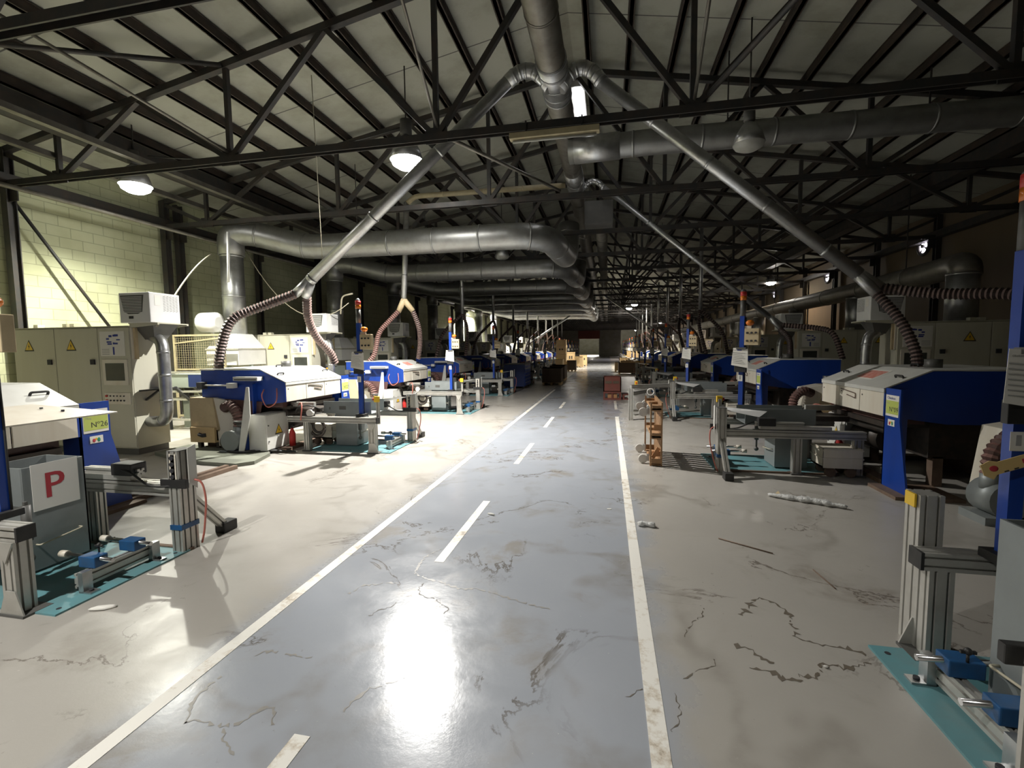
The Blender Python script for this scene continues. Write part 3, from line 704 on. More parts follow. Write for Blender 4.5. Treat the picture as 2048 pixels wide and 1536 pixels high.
# --- feed table
def table(var='std'):
  t = Thing('feed_table', (0, 0, 0))
  def part(name, mb, label=None): return t.part(name, mb, label)
  p_ = part('post', K('alu').profile((0, 0, 0), (0, 0, .82), .15, .10, (1, 0, 0)))
  t.sub('end_cap', K('greydark').box(-.05, .05, -.075, .075, .82, .826), p_)
  b = K('alu'); b.profile((0, .38, .05), (0, .06, .42), .06, .06); br = part('brace', b); t.sub('rubber_foot', K('black').box(-.05, .05, .33, .48, 0, .09, .01), br)
  part('rear_rail', K('alu').profile((-.05, 0, .50), (-1.62, 0, .50), .10, .10))
  for x in (-.88, -1.55):
      b = K('alu').profile((x, 0, .015), (x, 0, .45), .08, .10, (1, 0, 0)); l = part('rear_leg', b)
      t.sub('foot', K('greydark').box(x - .07, x + .07, -.07, .07, 0, .018), l)
  b = K('alu'); b.box(-1.25, -.45, -.05, .04, .56, .60); b.profile((-.40, 0, .625), (-.95, 0, .625), .06, .05); part('slide', b)
  part('valve_block', K('black').box(-.62, -.42, -.07, .07, .60, .70, .012)); part('valve_block', K('black').box(-.12, .12, -.085, -.05, .53, .60, .006))
  part('cable', K('cable').tube(smooth_path([(.02, -.07, .55), (-.2, -.1, .53), (-.4, -.08, .64), (-.6, -.05, .66)], 6, .15), .009, 8))
  b = K('cream'); b.box(-.045, .045, -.075, -.052, .58, .80, .006); b.m('ink')
  for z in (.62, .67, .72, .77): b.cyl((0, -.075, z), (0, -.088, z), .018, 10)
  part('push_button_box', b, 'cream box with dark push buttons')
  part('angle_plate', K('lid').sheet([(.09, .055, .50), (.09, -.02, .56), (.09, -.02, .84), (.09, .055, .86)], .006))
  if var != 'R0': part('strap', K('clampblue').box(-.056, .056, -.081, .081, .19, .23))
  if var != 'R0': part('air_hose', K('pinkcable').tube(smooth_path([(.07, .02, .58), (.14, .05, .56), (.15, .07, .40), (.09, .09, .12), (.05, .1, .02)], 6, .08), .008, 8), 'pinkish air hose')
  fb = part('front_beam', K('alu').profile((-.14, -.95, .51), (-1.68, -.95, .51), .10, .09)); t.sub('end_cap', K('black').box(-.14, -.125, -1.0, -.90, .465, .555), fb)
  b = K('alu').profile((-.22, -.95, .012), (-.22, -.95, .465), .10, .11, (1, 0, 0)); b.prism([(-.15, .465), (-.29, .465), (-.22, .33)], 'y', -1.012, -1.002); b.prism([(-.30, 0), (-.10, 0), (-.16, .16), (-.24, .16)], 'y', -1.012, -1.004); l = part('front_leg', b)
  t.sub('foot', K('greydark').box(-.30, -.10, -1.02, -.86, 0, .014), l)
  l = part('front_leg', K('alu').profile((-1.36, -.95, .012), (-1.36, -.95, .465), .09, .09, (1, 0, 0))); t.sub('foot', K('greydark').box(-1.43, -1.29, -1.02, -.88, 0, .014), l)
  if var == 'std':
    b = K('alu').profile((-.17, -.86, .44), (-.17, -.86, .84), .045, .045, (1, 0, 0)); l = part('stop_post', b)
    b = K('yellow').box(-.21, -.13, -.915, -.865, .79, .88, .006); s_ = t.sub('stop_box', b, l, 'yellow box'); 
    b = K('red').cyl((-.21, -.89, .835), (-.235, -.89, .835), .022, 12); t.sub('stop_button', b, l, 'red mushroom button')
  if var == 'std':
    b = K('grey'); b.box(-1.20, -.36, -.735, -.725, .58, .775); b.box(-1.20, -.36, -.30, -.29, .58, .775); b.box(-1.20, -.36, -.735, -.29, .575, .58)
    b.m('greydark').box(-.92, -.80, -.738, -.735, .64, .70); b.box(-1.10, -1.08, -.738, -.735, .64, .68); part('tray', b, 'long grey sheet tray')
    part('tray_flap', K('white').sheet([(-.62, -.28, .74), (-.08, -.22, .80), (-.06, -.02, .78), (-.45, -.02, .70)], .004))
  hx, hz = {'std': (0, .57), 'L0': (0, .79), 'R0': (.47, .85)}[var]
  b = K('grey'); b.box(-1.08 + hx, -1.07 + hx, -.60, -.20, .03, hz); b.box(-.712 + hx, -.70 + hx, -.60, -.20, .03, hz); b.box(-1.08 + hx, -.70 + hx, -.21, -.20, .03, hz); b.box(-1.07 + hx, -.71 + hx, -.60, -.59, .03, hz)
  hp = part('hopper', b, 'grey sheet hopper leg')
  b = K('cablepale').tube(smooth_path([(-.70 + hx, -.55, .22), (-.66 + hx, -.55, .22), (-.66 + hx, -.27, .25), (-.70 + hx, -.27, .25)], 4, .02), .006, 8); t.sub('wire_handle', b, hp)
  if var == 'R0':
    b = K('alu').profile((-.22, -1.06, .0), (-.22, -1.06, .82), .12, .11, (1, 0, 0)); l = part('tall_post', b); t.sub('marker', K('yellow').box(-.16, -.15, -1.1, -1.02, .75, .82), l, 'yellow marker')
  b = K('greydark').box(-.62, -.60, -.66, -.64, .2, .575); b.cyl((-.61, -.65, .30), (-.61, -.65, .55), .028, 12); b.ball((-.61, -.65, .17), .03); part('air_cylinder', b)
  b = K('oily'); b.box(-1.66, -1.22, -.80, -.45, .60, .67, .01); b.cyl((-1.5, -.9, .64), (-1.25, -.9, .64), .05); b.m('castor').cyl((-1.3, -.98, .61), (-1.3, -.92, .61), .055, 14)
  b.m('alu').box(-1.70, -1.28, -.88, -.82, .70, .77); b.m('cable').tube(smooth_path([(-1.6, -.9, .58), (-1.5, -1.0, .70), (-1.3, -.95, .74), (-1.2, -.8, .64)], 6, .1), .01, 8); part('wire_guide', b, 'dark oily wire guide')
  part('air_hose', K('pinkcable').tube(smooth_path([(-1.6, -.85, .70), (-1.45, -.95, .79), (-1.4, -1.02, .69), (-1.42, -1.03, .50)], 6, .08), .010, 8), 'pink air hose')
  b = K('oily'); b.torus((-1.22, -.9, .36), .13, .025, 'y'); b.torus((-1.22, -.86, .38), .10, .02, 'y'); b.box(-1.3, -1.0, -.86, -.80, .44, .47); part('cable_coil', b)
  return t
proto('table', table())
# --- clamp unit on the plate
t = proto('clamp', Thing('rail_clamp', (-.1, -.46, .012)))
b = K('alu').profile((-.10, -.72, .085), (-.10, -.20, .085), .05, .10); t.part('rail', b)
for y in (-.70, -.22):
    b = K('galv'); b.box(-.08, -.04, y - .03, y + .03, .012, .15); b.box(-.08, .02, y - .03, y + .03, .012, .022); b.m('ink').cyl((-.015, y, .022), (-.015, y, .034), .014, 8); t.part('foot_bracket', b)
for y in (-.60, -.33):
    bl = t.part('clamp_block', K('clampblue').box(-.19, -.05, y - .045, y + .045, .14, .215, .006), 'blue clamp block')
    t.sub('rod', K('rod').cyl((-.36, y, .20), (.05, y, .19), .014, 12), bl, 'bright steel rod'); t.sub('rod_tip', K('cream').cyl((-.40, y, .20), (-.34, y, .20), .024, 12), bl)
b = K('black').cyl((-.12, -.56, .215), (-.12, -.56, .255), .006, 8); b.ball((-.12, -.56, .265), .016); b.bar((-.15, -.56, .262), (-.09, -.56, .262), .012); t.part('wing_screw', b, 'dark wing screw')
# --- signal post
t = proto('pole', Thing('signal_post', (-.45, -.86, .555)))
b = K('blue').box(-.48, -.42, -.89, -.83, .575, 2.02); po = t.part('post', b, 'square blue tube'); t.sub('foot_plate', K('black').box(-.52, -.38, -.93, -.79, .555, .60, .005), po)
b = K('greydark').tube([(-.45, -.86, 2.02), (-.45, -.86, 2.24)], .038, 14); st_ = t.part('stack_lamp', b)
for z, kx in ((2.24, 'orange'), (2.30, 'red')): t.sub('lens', K(kx).tube([(-.45, -.86, z), (-.45, -.86, z + .06)], .042, 14), st_, 'orange lens' if kx == 'orange' else 'red lens')
t.sub('cap', K('greydark').tube([(-.45, -.86, 2.36), (-.45, -.86, 2.38), (-.45, -.86, 2.40)], [.042, .03, .012], 14), st_)
b = K('cream').box(-.42, -.33, -.875, -.855, 1.84, 1.88); bk = t.part('beacon_bracket', b); t.sub('beacon', K('orange').ball((-.345, -.885, 1.92), .055, 1, 1, .75), bk, 'amber beacon')
b = K('ply'); b.box(-.40, -.21, -.935, -.86, 1.61, 1.84, .006); b.m('ink')
for i in range(3):
    for z in (1.67, 1.78): b.cyl((-.36 + .055 * i, -.935, z), (-.36 + .055 * i, -.95, z), .014, 10)
t.part('control_panel', b, 'beige six-knob control panel')
t.part('holder', K('black').box(-.53, -.37, -.925, -.885, 1.23, 1.34, .004), 'black sheet holder'); t.part('clip', K('greydark').box(-.50, -.37, -.945, -.89, 1.55, 1.58), 'dark metal clip')
b = K('paper').sheet([(-.565, -.945, 1.33), (-.34, -.94, 1.29), (-.35, -.93, 1.56), (-.545, -.93, 1.575)], -.002)
b.m('inkblue').box(-.49, -.43, -.9335, -.9325, 1.535, 1.552); b.m('ink').text('Obeikon', (-.535, -.9345, 1.538), (1, 0, 0), (0, 0, 1), .012); b.m('inkgrey')
for i in range(7): b.bar((-.55, -.945 + i * .0012, 1.365 + i * .024), (-.38 - .02 * (i % 3), -.943 + i * .0012, 1.35 + i * .024), .002, .004)
t.part('paper_sheet', b, 'white sheet with printed lines')
b = K('paper').box(-.49, -.425, -.892, -.89, 1.10, 1.19); b.m('inkgrey').box(-.468, -.448, -.8935, -.892, 1.125, 1.175); t.part('tag', b, 'small barcode tag')
t.part('conduit', K('cable').tube(smooth_path([(-.412, -.84, .60), (-.412, -.84, 1.2), (-.412, -.845, 1.5), (-.412, -.845, 2.0)], 4, .1), .007, 8))
# --- bending machine
def machine(number):
    t = Thing('bending_machine', (-2.2, 0, 0)); xf, ya, yb = -1.60, -1.12, .42
    prof = [(xf, .80), (xf, 1.10), (-2.05, 1.30), (-3.15, 1.30), (-3.15, .72), (-2.2, .72)]
    t.part('side_panel', K('blue').prism(prof, 'y', ya, ya + .02)); t.part('side_panel', K('blue').prism(prof, 'y', yb - .02, yb))
    b = K('dblue'); b.box(-3.12, -2.15, ya + .05, yb - .05, .74, 1.24); t.part('body', b, 'dark blue inner housing')
    # near and far corner legs
    b = K('blue'); b.prism([(yb, 1.10), (yb, 0), (yb + .46, 0), (yb + .28, .78), (yb + .28, 1.12), (yb + .02, 1.12)], 'x', xf - .02, xf); b.prism([(xf, 1.1), (xf, 0), (xf - .22, 0), (xf - .22, 1.1)], 'y', yb, yb + .015)
    lg = t.part('corner_leg', b, 'blue flared leg with number sign')
    sg = K('paper').box(xf, xf + .004, yb + .03, yb + .26, .82, 1.05); sg.m('lime').box(xf + .004, xf + .005, yb + .035, yb + .255, .845, .99)
    sg.m('inkblue').text('Obeikon', (xf + .0055, yb + .055, 1.005), (0, 1, 0), (0, 0, 1), .042)
    if number: sg.m('ink').text('N\u00ba' + number, (xf + .0056, yb + .095, .872), (0, 1, 0), (0, 0, 1), .075); sg.m('inkgrey').text('Mcq.', (xf + .0056, yb + .05, .955), (0, 1, 0), (0, 0, 1), .03)
    t.sub('number_sign', sg, lg, 'white and lime number sign')
    sg = K('paper').box(xf, xf + .004, yb + .08, yb + .20, .715, .785); sg.m('inkred').ball((xf + .005, yb + .115, .742), .016, .1, .9, 1.2); sg.m('inkgreen').ball((xf + .005, yb + .16, .745), .02, .1, .7, 1.1)
    sg.m('yellow').ball((xf + .005, yb + .135, .755), .012, .1, .9, 1); t.sub('logo_sticker', sg, lg, 'small white sticker with coloured mark')
    b = K('blue'); b.prism([(ya, 1.10), (ya, 0), (ya - .34, 0), (ya - .10, .62), (ya - .10, 1.08)], 'x', xf - .525, xf - .505); b.m('lid').prism([(xf - .40, 1.06), (xf - .60, .0), (xf - .51, 0), (xf - .35, .62), (xf - .35, 1.06)], 'y', ya - .36, ya - .345)
    t.part('corner_leg', b, 'blue leg with grey slanting strut')
    b = K('lid')
    b.sheet([(xf + .012, ya, 1.10), (xf + .012, yb, 1.10), (-2.05, yb, 1.305), (-2.05, ya, 1.305)], .014); b.sheet([(-2.05, ya, 1.305), (-2.05, yb, 1.305), (-3.17, yb, 1.305), (-3.17, ya, 1.305)], .014)
    b.box(xf, xf + .014, ya, yb, 1.065, 1.11)
    hd = t.part('hood', b, 'sloping pale lid')
    for y, x, z in ((ya + .18, -1.82, 1.215), (yb - .16, -1.82, 1.215), (-.35, -2.3, 1.32)):
        q = K('black'); d = Vector((-.2, 0, .095)).normalized() if x > -2 else Vector((-1, 0, 0))
        a = Vector((x, y, z)); n = Vector((d.z, 0, -d.x)); n = n if n.z > 0 else -n
        q.tube(smooth_path([a - d * .0 + Vector((0, -.07, 0)), a + n * .035 + Vector((0, -.07, 0)), a + n * .035 + Vector((0, .07, 0)), a + Vector((0, .07, 0))], 4, .02), .011, 8); t.sub('handle', q, hd, 'black handle')
    q = K('paper'); a0, a1 = Vector((-1.72, -.55, 1.172)), Vector((-1.95, -.55, 1.278)); w = Vector((0, .42, 0))
    q.sheet([a0, a0 + w, a1 + w, a1], .002); q.m('pale red').sheet([a0.lerp(a1, .12) + w * .06 + Vector((0, 0, .003)), a0.lerp(a1, .12) + w * .94 + Vector((0, 0, .003)), a0.lerp(a1, .88) + w * .94 + Vector((0, 0, .003)), a0.lerp(a1, .88) + w * .06 + Vector((0, 0, .003))], .002)
    t.sub('notice', q, hd, 'faded red notice')
    t.sub('flue_stub', K('greydark').tube([(-2.35, -.1, 1.29), (-2.35, -.1, 1.42)], .085, 16), hd, 'dark flue stub')
    for i in range(3):
        y0 = ya + .012 + (yb - ya - .02) * i / 3; y1 = ya + (yb - ya - .02) * (i + 1) / 3
        q = K('cream').box(xf - .012, xf + .004, y0, y1, .80, 1.062, .004); q.m('ink').cyl((xf + .004, y0 + .05, 1.0), (xf + .007, y0 + .05, 1.0), .01, 8)
        fp = t.part('front_panel', q)
        if i == 1: t.sub('wire_latch', K('rust').tube(smooth_path([(xf + .01, y0 + .04, 1.03), (xf + .015, y0 + .42, 1.0), (xf + .015, y0 + .42, .94), (xf + .01, y0 + .2, .965)], 4, .02), .006, 6), fp)
    b = K('oily'); b.box(-2.95, -2.1, ya + .1, yb - .1, .32, .74); b.cyl((-2.0, -.8, .42), (-2.0, -.2, .42), .16); b.box(-2.1, -1.66, -.95, .3, .66, .72); b.cyl((-1.8, -.9, .6), (-1.8, .2, .6), .06)
    b.m('maroon').box(-2.05, -1.72, ya + .08, yb - .1, .70, .82); t.part('drive_unit', b, 'dark oily drive unit')
    b = K('maroon'); b.sheet([(-2.6, ya - .06, .55), (-2.05, ya - .05, .52), (-2.0, ya - .02, .80), (-2.7, ya - .02, .84)], .01); t.part('dust_skirt', b, 'maroon plastic skirt')
    b = K('rust'); b.box(xf - .5, xf + .12, yb - .02, yb + .5, 0, .035); b.box(-3.1, xf, ya - .05, ya + .1, 0, .06); b.box(-3.1, -2.95, ya, yb, 0, .34); b.box(-1.80, -1.66, ya, yb + .1, 0, .05)
    for x, y in ((-2.9, ya + .15), (-2.9, yb - .15), (-2.2, ya + .15), (-2.2, yb - .15)): b.box(x - .05, x + .05, y - .05, y + .05, 0, .34)
    t.part('base_frame', b)
    b = K('alu'); b.cyl((-3.1, ya - .08, 1.06), (-2.5, ya - .08, 1.06), .014, 10); b.m('white').box(-2.56, -2.44, ya - .13, ya - .03, 1.02, 1.10, .005); b.m('greydark').box(-3.12, -3.02, ya - .13, ya - .02, 1.0, 1.11)
    t.part('air_cylinder', b, 'white block with steel rod')
    b = K('lid').box(-2.42, -1.98, ya - .14, ya - .02, 1.14, 1.20); b.m('ink').box(-2.40, -2.0, ya - .142, ya - .14, 1.15, 1.165); t.part('cable_channel', b, 'pale cable channel')
    b = K('pinkcable').tube(smooth_path([(-1.72, ya - .04, 1.02), (-1.68, ya - .1, .8), (-1.85, ya - .12, .70), (-1.98, ya - .08, .9), (-1.95, ya - .04, 1.0)], 6, .1), .009, 8); t.part('air_hose', b, 'pink air hose loop')
    return t
proto('machine', machine(None))
# --- electric box on the floor
t = proto('ebox', Thing('electric_box', (-1.95, -1.0, 0)))
b = K('lid').box(-2.10, -1.80, -1.36, -.84, .06, .62, .008); bd = t.part('body', b); t.part('plinth', K('greydark').box(-2.06, -1.84, -1.32, -.88, 0, .06))
b = K('lid').box(-1.80, -1.785, -1.35, -.85, .07, .61, .005); warn_sign(b, (-1.784, -1.08, .36), (0, 1, 0), (0, 0, 1), .15); b.m('greydark').cyl((-1.79, -1.31, .45), (-1.775, -1.31, .45), .012, 10); b.cyl((-1.79, -1.31, .2), (-1.775, -1.31, .2), .012, 10)
t.part('door', b, 'grey door with yellow warning triangle')
b = K('greydark'); b.torus((-2.22, -1.36, .52), .09, .02, 'z', 16); b.torus((-2.2, -1.34, .47), .08, .02, 'z', 16); t.part('cable_loop', b)
# --- suction box with blower
t = proto('suction', Thing('suction_box', (-3.0, -1.1, 0)))
b = K('ply'); b.hexa([(-3.22, -1.30, .36), (-2.72, -1.30, .36), (-2.72, -.85, .36), (-3.22, -.85, .36), (-3.30, -1.22, .86), (-2.86, -1.22, .86), (-2.86, -.80, .86), (-3.30, -.80, .86)]); t.part('casing', b)
b = K('woodpale'); b.box(-3.2, -2.74, -1.34, -1.3, .16, .40); b.box(-3.2, -2.74, -1.3, -.9, .16, .18); b.m('ink'); b.tube([(-3.03, -1.343, .29), (-2.97, -1.343, .27), (-2.90, -1.343, .28)], .03, 8); t.part('drawer', b, 'pale drawer with hand slot')
b = K('cream').hexa([(-2.72, -1.28, .10), (-2.40, -1.22, .14), (-2.40, -.9, .14), (-2.72, -.9, .10), (-2.86, -1.20, .86), (-2.55, -1.16, .80), (-2.55, -.8, .80), (-2.86, -.8, .86)]); t.part('side_cover', b, 'pale slanted cover')
b = K('oily')
for x in (-3.15, -2.8):
    for y in (-1.2, -.9): b.box(x - .03, x + .03, y - .03, y + .03, 0, .2)
t.part('stand', b)
b = K('hosepink'); hose_mesh(b, smooth_path([(-2.66, -1.2, .70), (-2.46, -1.28, .78), (-2.3, -1.32, .62), (-2.3, -1.32, .42)], 8, .15), .075, .045, 'pinkrib'); t.part('elbow_hose', b, 'shiny red elbow hose')
b = K('grey'); b.cyl((-2.36, -1.46, .22), (-2.36, -1.18, .22), .16, 20); b.cyl((-2.3, -1.32, .30), (-2.3, -1.32, .44), .08, 16); b.box(-2.56, -2.18, -1.46, -1.14, 0, .07); b.m('galv_dull').cyl((-2.6, -1.3, .18), (-2.42, -1.3, .18), .10, 16); t.part('blower', b, 'grey round blower')
t.part('inlet_neck', K('galv').tube([(-2.98, -1.0, .84), (-2.98, -1.0, 1.02)], .07, 14))
# --- tall electrical cabinet and cooler
t = proto('cabinet', Thing('electrical_cabinet', (-5.0, 3.0, 0))); x0, x1, yf, yb_, z1 = -6.15, -3.82, 2.75, 3.32, 2.0
b = K('beige').box(x0, x1, yf + .02, yb_, .10, z1, .006); t.part('body', b); t.part('plinth', K('greydark').box(x0 + .02, x1 - .02, yf + .04, yb_ - .02, 0, .10))
for i, (a, c_) in enumerate(((0, .37), (.37, .74), (.74, 1.0))):
    xa = x0 + (x1 - x0) * a + .006; xb = x0 + (x1 - x0) * c_ - .006
    q = K('beige').box(xa, xb, yf, yf + .022, .12, z1 - .015, .005); dr = t.part('door', q)
    if i < 2:
        w = MB(); warn_sign(w, ((xa + xb) / 2 - .1, yf - .001, 1.72), (1, 0, 0), (0, 0, 1), .17); t.sub('warning_sign', w, dr, 'yellow warning triangle')
        t.sub('lock', K('ink').box(xb - .15, xb - .07, yf - .02, yf, 1.42, 1.50), dr, 'black door lock')
xa, xb = x0 + (x1 - x0) * .76, x1 - .06
q = K('paper').box(xa, xb - .03, yf - .004, yf, 1.55, 1.93); q.m('inkblue')
rr = random.Random(3)
for i in range(9):
    u, v = xa + .05 + rr.random() * .32, 1.72 + rr.random() * .15; q.box(u, u + .03 + rr.random() * .06, yf - .006, yf - .004, v, v + .014 + rr.random() * .02)
q.box(xa + .24, xa + .27, yf - .006, yf - .004, 1.57, 1.69); q.m('inkgrey')
for i in range(4): q.box(xa + .03, xa + .17, yf - .0055, yf - .004, 1.575 + .025 * i, 1.583 + .025 * i)
t.part('wiring_diagram', q, 'white sheet with blue diagram')
q = K('cream').box(xa + .02, xb, yf - .012, yf, 1.10, 1.50, .006); sc_ = t.part('screen_frame', q); t.sub('screen', K('screen').box(xa + .08, xb - .06, yf - .015, yf - .012, 1.17, 1.44), sc_, 'dark screen')
q = K('cream').box(xa + .02, xb + .02, yf - .012, yf, .80, .98, .004); q.m('ink')
for i in range(5): q.cyl((xa + .14 + .065 * i, yf - .012, .86), (xa + .14 + .065 * i, yf - .025, .86), .013, 8); q.cyl((xa + .14 + .065 * i, yf - .012, .93), (xa + .14 + .065 * i, yf - .025, .93), .010, 8)
q.m('red').cyl((xa + .07, yf - .012, .93), (xa + .07, yf - .03, .93), .018, 10); q.cyl((xa + .07, yf - .012, .86), (xa + .07, yf - .03, .86), .018, 10); t.part('button_panel', q, 'button strip with red knobs')
q = K('black').sheet([(x1, yf + .10, .99), (x1 + .05, yf + .05, 1.0), (x1 + .36, yf + .10, 1.02), (x1 + .36, yf + .42, 1.02), (x1, yf + .42, 1.0)], .02); q.bar((x1, yf + .2, .85), (x1 + .25, yf + .2, 1.0), .03); t.part('keyboard_shelf', q, 'dark keyboard shelf')
q = K('beige'); q.prism([(x1, 1.98), (x1 + .52, 2.02), (x1 + .52, 2.04), (x1, 2.04)], 'y', yf + .02, yf + .05); q.prism([(x1, 1.98), (x1 + .52, 2.02), (x1 + .52, 2.04), (x1, 2.04)], 'y', yb_ - .05, yb_ - .02); q.box(x1 - .02, x1 + .52, yf + .02, yb_ - .02, 2.035, 2.05); t.part('cooler_bracket', q)
q = K('ply').box(x1 + .03, x1 + .07, yf + .04, yf + .08, 1.5, 1.98); q.m('cream').box(x1 + .001, x1 + .03, yf + .02, yf + .10, 1.5, 1.98); t.part('terminal_strip', q)
for xx in (x0 + .3, x0 + .9, x0 + 1.05): t.part('lifting_lug', K('beige').box(xx, xx + .09, yf + .1, yf + .2, z1, z1 + .07))
t.part('roof_lid', K('beige').box(x0, x1, yf, yb_, z1, z1 + .012))
t = proto('cooler', Thing('cabinet_cooler', (-3.6, 3.0, 2.05))); x0, x1, yf, yb_, za, zb = -3.90, -3.34, 2.70, 3.20, 2.05, 2.50
t.part('housing', K('white').box(x0, x1, yf, yb_, za, zb, .012))
q = K('greydark'); q.prism([(x0 + .03, zb - .04), (x1 - .10, zb - .04), (x1 - .14, za + .16), (x1 - .22, za + .13), (x0 + .16, za + .13), (x0 + .08, za + .17)], 'y', yf - .003, yf + .004); g_ = t.part('front_grille', q, 'curved dark louvred grille')
q = K('white')
for i in range(11): zz = za + .15 + .023 * i; wI = .04 + .002 * (10 - i); q.box(x0 + wI + .01, x1 - .09 - wI, yf - .008, yf - .003, zz, zz + .008)
t.sub('louvres', q, g_)
t.part('badge', K('ink').box(x0 + .17, x0 + .25, yf - .004, yf, za + .06, za + .10))
q = K('greydark')
for i in range(5):
    for j in range(10): y = yf + .22 + .052 * i; z = za + .18 + .024 * j; q.bar((x1 + .001, y, z), (x1 + .001, y + .036, z + .015), .004, .008, (1, 0, 0))
t.part('side_vents', q, 'rows of slanted vent slots'); t.part('rating_label', K('paper').box(x1, x1 + .003, yf + .08, yf + .17, za + .26, za + .41))
t = proto('elbowpipe', Thing('cooler_duct', (-3.5, 3.0, .4)))
t.part('funnel', K('greydark').hexa([(-3.70, 2.9, 1.80), (-3.52, 2.9, 1.80), (-3.52, 3.1, 1.80), (-3.70, 3.1, 1.80), (-3.80, 2.8, 2.04), (-3.42, 2.8, 2.04), (-3.42, 3.24, 2.04), (-3.80, 3.24, 2.04)]), 'dark funnel')
t.part('pipe', duct_mesh(K('galv'), smooth_path([(-3.66, 2.98, 1.86), (-3.45, 2.95, 1.78), (-3.40, 2.92, 1.55), (-3.40, 2.92, .66), (-3.46, 2.92, .52), (-3.80, 2.98, .50)], 6, .16), .085, .38, 18))
# --- feed conveyor at the back
t = proto('conveyor', Thing('wire_conveyor', (-3.9, .4, 0)))
b = K('greenish'); b.box(-4.9, -3.75, .30, .85, .86, 1.14, .01); t.part('control_unit', b, 'grey green control unit'); t.part('control_face', K('dblue').box(-4.35, -3.78, .28, .302, .88, 1.13), 'dark control face')
t.part('display', K('amber').box(-4.02, -3.85, .276, .281, 1.04, 1.10), 'lit amber display')
b = K('ink')
for x in (-4.0, -3.93, -3.86): b.cyl((x, .281, .92), (x, .27, .92), .014, 8)
t.part('knob', b)
for x in (-3.78, -4.75): t.part('leg', K('black').bar((x, .18, 0), (x - .08, .22, .95), .06))
b = K('black'); b.bar((-4.6, .2, .88), (-4.0, .2, .45), .05); b.bar((-4.1, .2, .88), (-3.8, .2, .6), .05); t.part('strut', b)
b = K('alu')
for z in (.78, .62, .20): b.bar((-5.0, .25, z), (-3.6, .15, z + .03), .04)
for i in range(12): b.box(-4.95 + i * .1, -4.90 + i * .1, .25, 1.0, .60, .63)
t.part('roller_bed', b, 'pale slatted bed'); t.part('top_rail', K('alu').box(-5.0, -3.7, .28, .34, 1.16, 1.20))
b = K('greenish'); b.box(-4.75, -4.6, .5, .6, 0, .6); b.box(-4.0, -3.9, .5, .6, 0, .6); b.box(-4.75, -3.9, .5, .6, .5, .6); t.part('stand', b)
t = proto('mesh', Thing('mesh_guard', (-4.6, 1.3, 0)))
b = K('batten'); 
for x in (-5.3, -3.95): b.box(x - .02, x + .02, 1.28, 1.32, 0, 2.0)
b.box(-5.3, -3.95, 1.28, 1.32, 1.96, 2.0); b.box(-5.3, -3.95, 1.28, 1.32, 1.18, 1.22); b.box(-5.3, -3.95, 1.28, 1.32, .1, .14); b.bar((-5.3, 1.3, 1.8), (-3.95, 1.3, 1.92), .03); t.part('frame', b)
b = K('batten')
for i in range(1, 22): x = -5.3 + 1.35 * i / 22; b.box(x - .002, x + .002, 1.298, 1.302, 1.2, 1.97)
for i in range(1, 14): z = 1.2 + .77 * i / 14; b.box(-5.3, -3.95, 1.298, 1.302, z - .002, z + .002)
t.part('wire_mesh', b)
# --- stacked crate on castors under the table
t = proto('crate', Thing('parts_crate', (-1.15, -.45, 0)))
b = K('cream'); x0, x1, y0, y1 = -1.60, -1.18, -.55, -.2
b.box(x0, x1, y0, y0 + .015, .12, .36); b.box(x0, x1, y1 - .015, y1, .12, .36); b.box(x0, x0 + .015, y0, y1, .12, .36); b.box(x1 - .015, x1, y0, y1, .12, .36); b.box(x0, x1, y0, y1, .12, .14)
b.box(x0 - .01, x1 + .01, y0 - .01, y1 + .01, .33, .345); b.box(x0 - .01, x1 + .01, y0 - .01, y1 + .01, .23, .245); t.part('tub', b)
for x in (x0 + .1, x1 - .1):
    for y in (y0 + .06, y1 - .06): t.part('castor', K('rust').cyl((x, y - .02, .06), (x, y + .02, .06), .06, 12))
t = proto('extinguisher', Thing('red_bottle', (-1.72, -.85, 0)))
t.part('bottle', K('red').tube([(-1.72, -.85, 0), (-1.72, -.85, .25), (-1.72, -.85, .31), (-1.72, -.85, .34)], [.05, .05, .025, .02], 14)); t.part('nozzle', K('black').tube([(-1.72, -.85, .34), (-1.72, -.85, .37), (-1.68, -.85, .385)], .014, 8))

# ------------------------------------------------------------------ placing the stations
left_y = [3.05, 7.5, 11.8, 16.2, 20.6, 25.0, 29.4, 33.8, 38.2, 42.6, 47.0, 51.4, 55.8, 60.2]
right_y = [1.72, 6.28, 10.85, 15.2, 19.6, 24.0, 28.4, 32.8, 37.2, 41.6, 46.0, 50.4, 54.8, 59.2]
XLs, XRs = -3.35, 1.42
LOC = {k: o.location.copy() for k, o in PROTO.items()}
used = set()
def put(key, side, i, label, cat, group, mirror=False, dx=0., dy=0., fresh=None):
    o = fresh or (PROTO[key] if key not in used else dup(PROTO[key]))
    if fresh is None: used.add(key)
    b = LOC.get(key) if fresh is None else fresh.location.copy()
    if side == 'L': o.location = (XLs + b.x + dx, left_y[i] + b.y + dy, b.z)
    elif side == 'R' and key == 'pole': o.location = (XRs - b.x + dx, right_y[i] - b.y + dy, b.z); o.rotation_euler = (0, 0, 0 if i == 0 else -.6)
    elif mirror: o.location = (XRs - b.x + dx, right_y[i] + b.y + dy, b.z); o.scale = (-1, 1, 1)
    else: o.location = (XRs - b.x + dx, right_y[i] - b.y + dy, b.z); o.rotation_euler = (0, 0, PI)
    tag(o, label, cat, group, 'thing'); return o
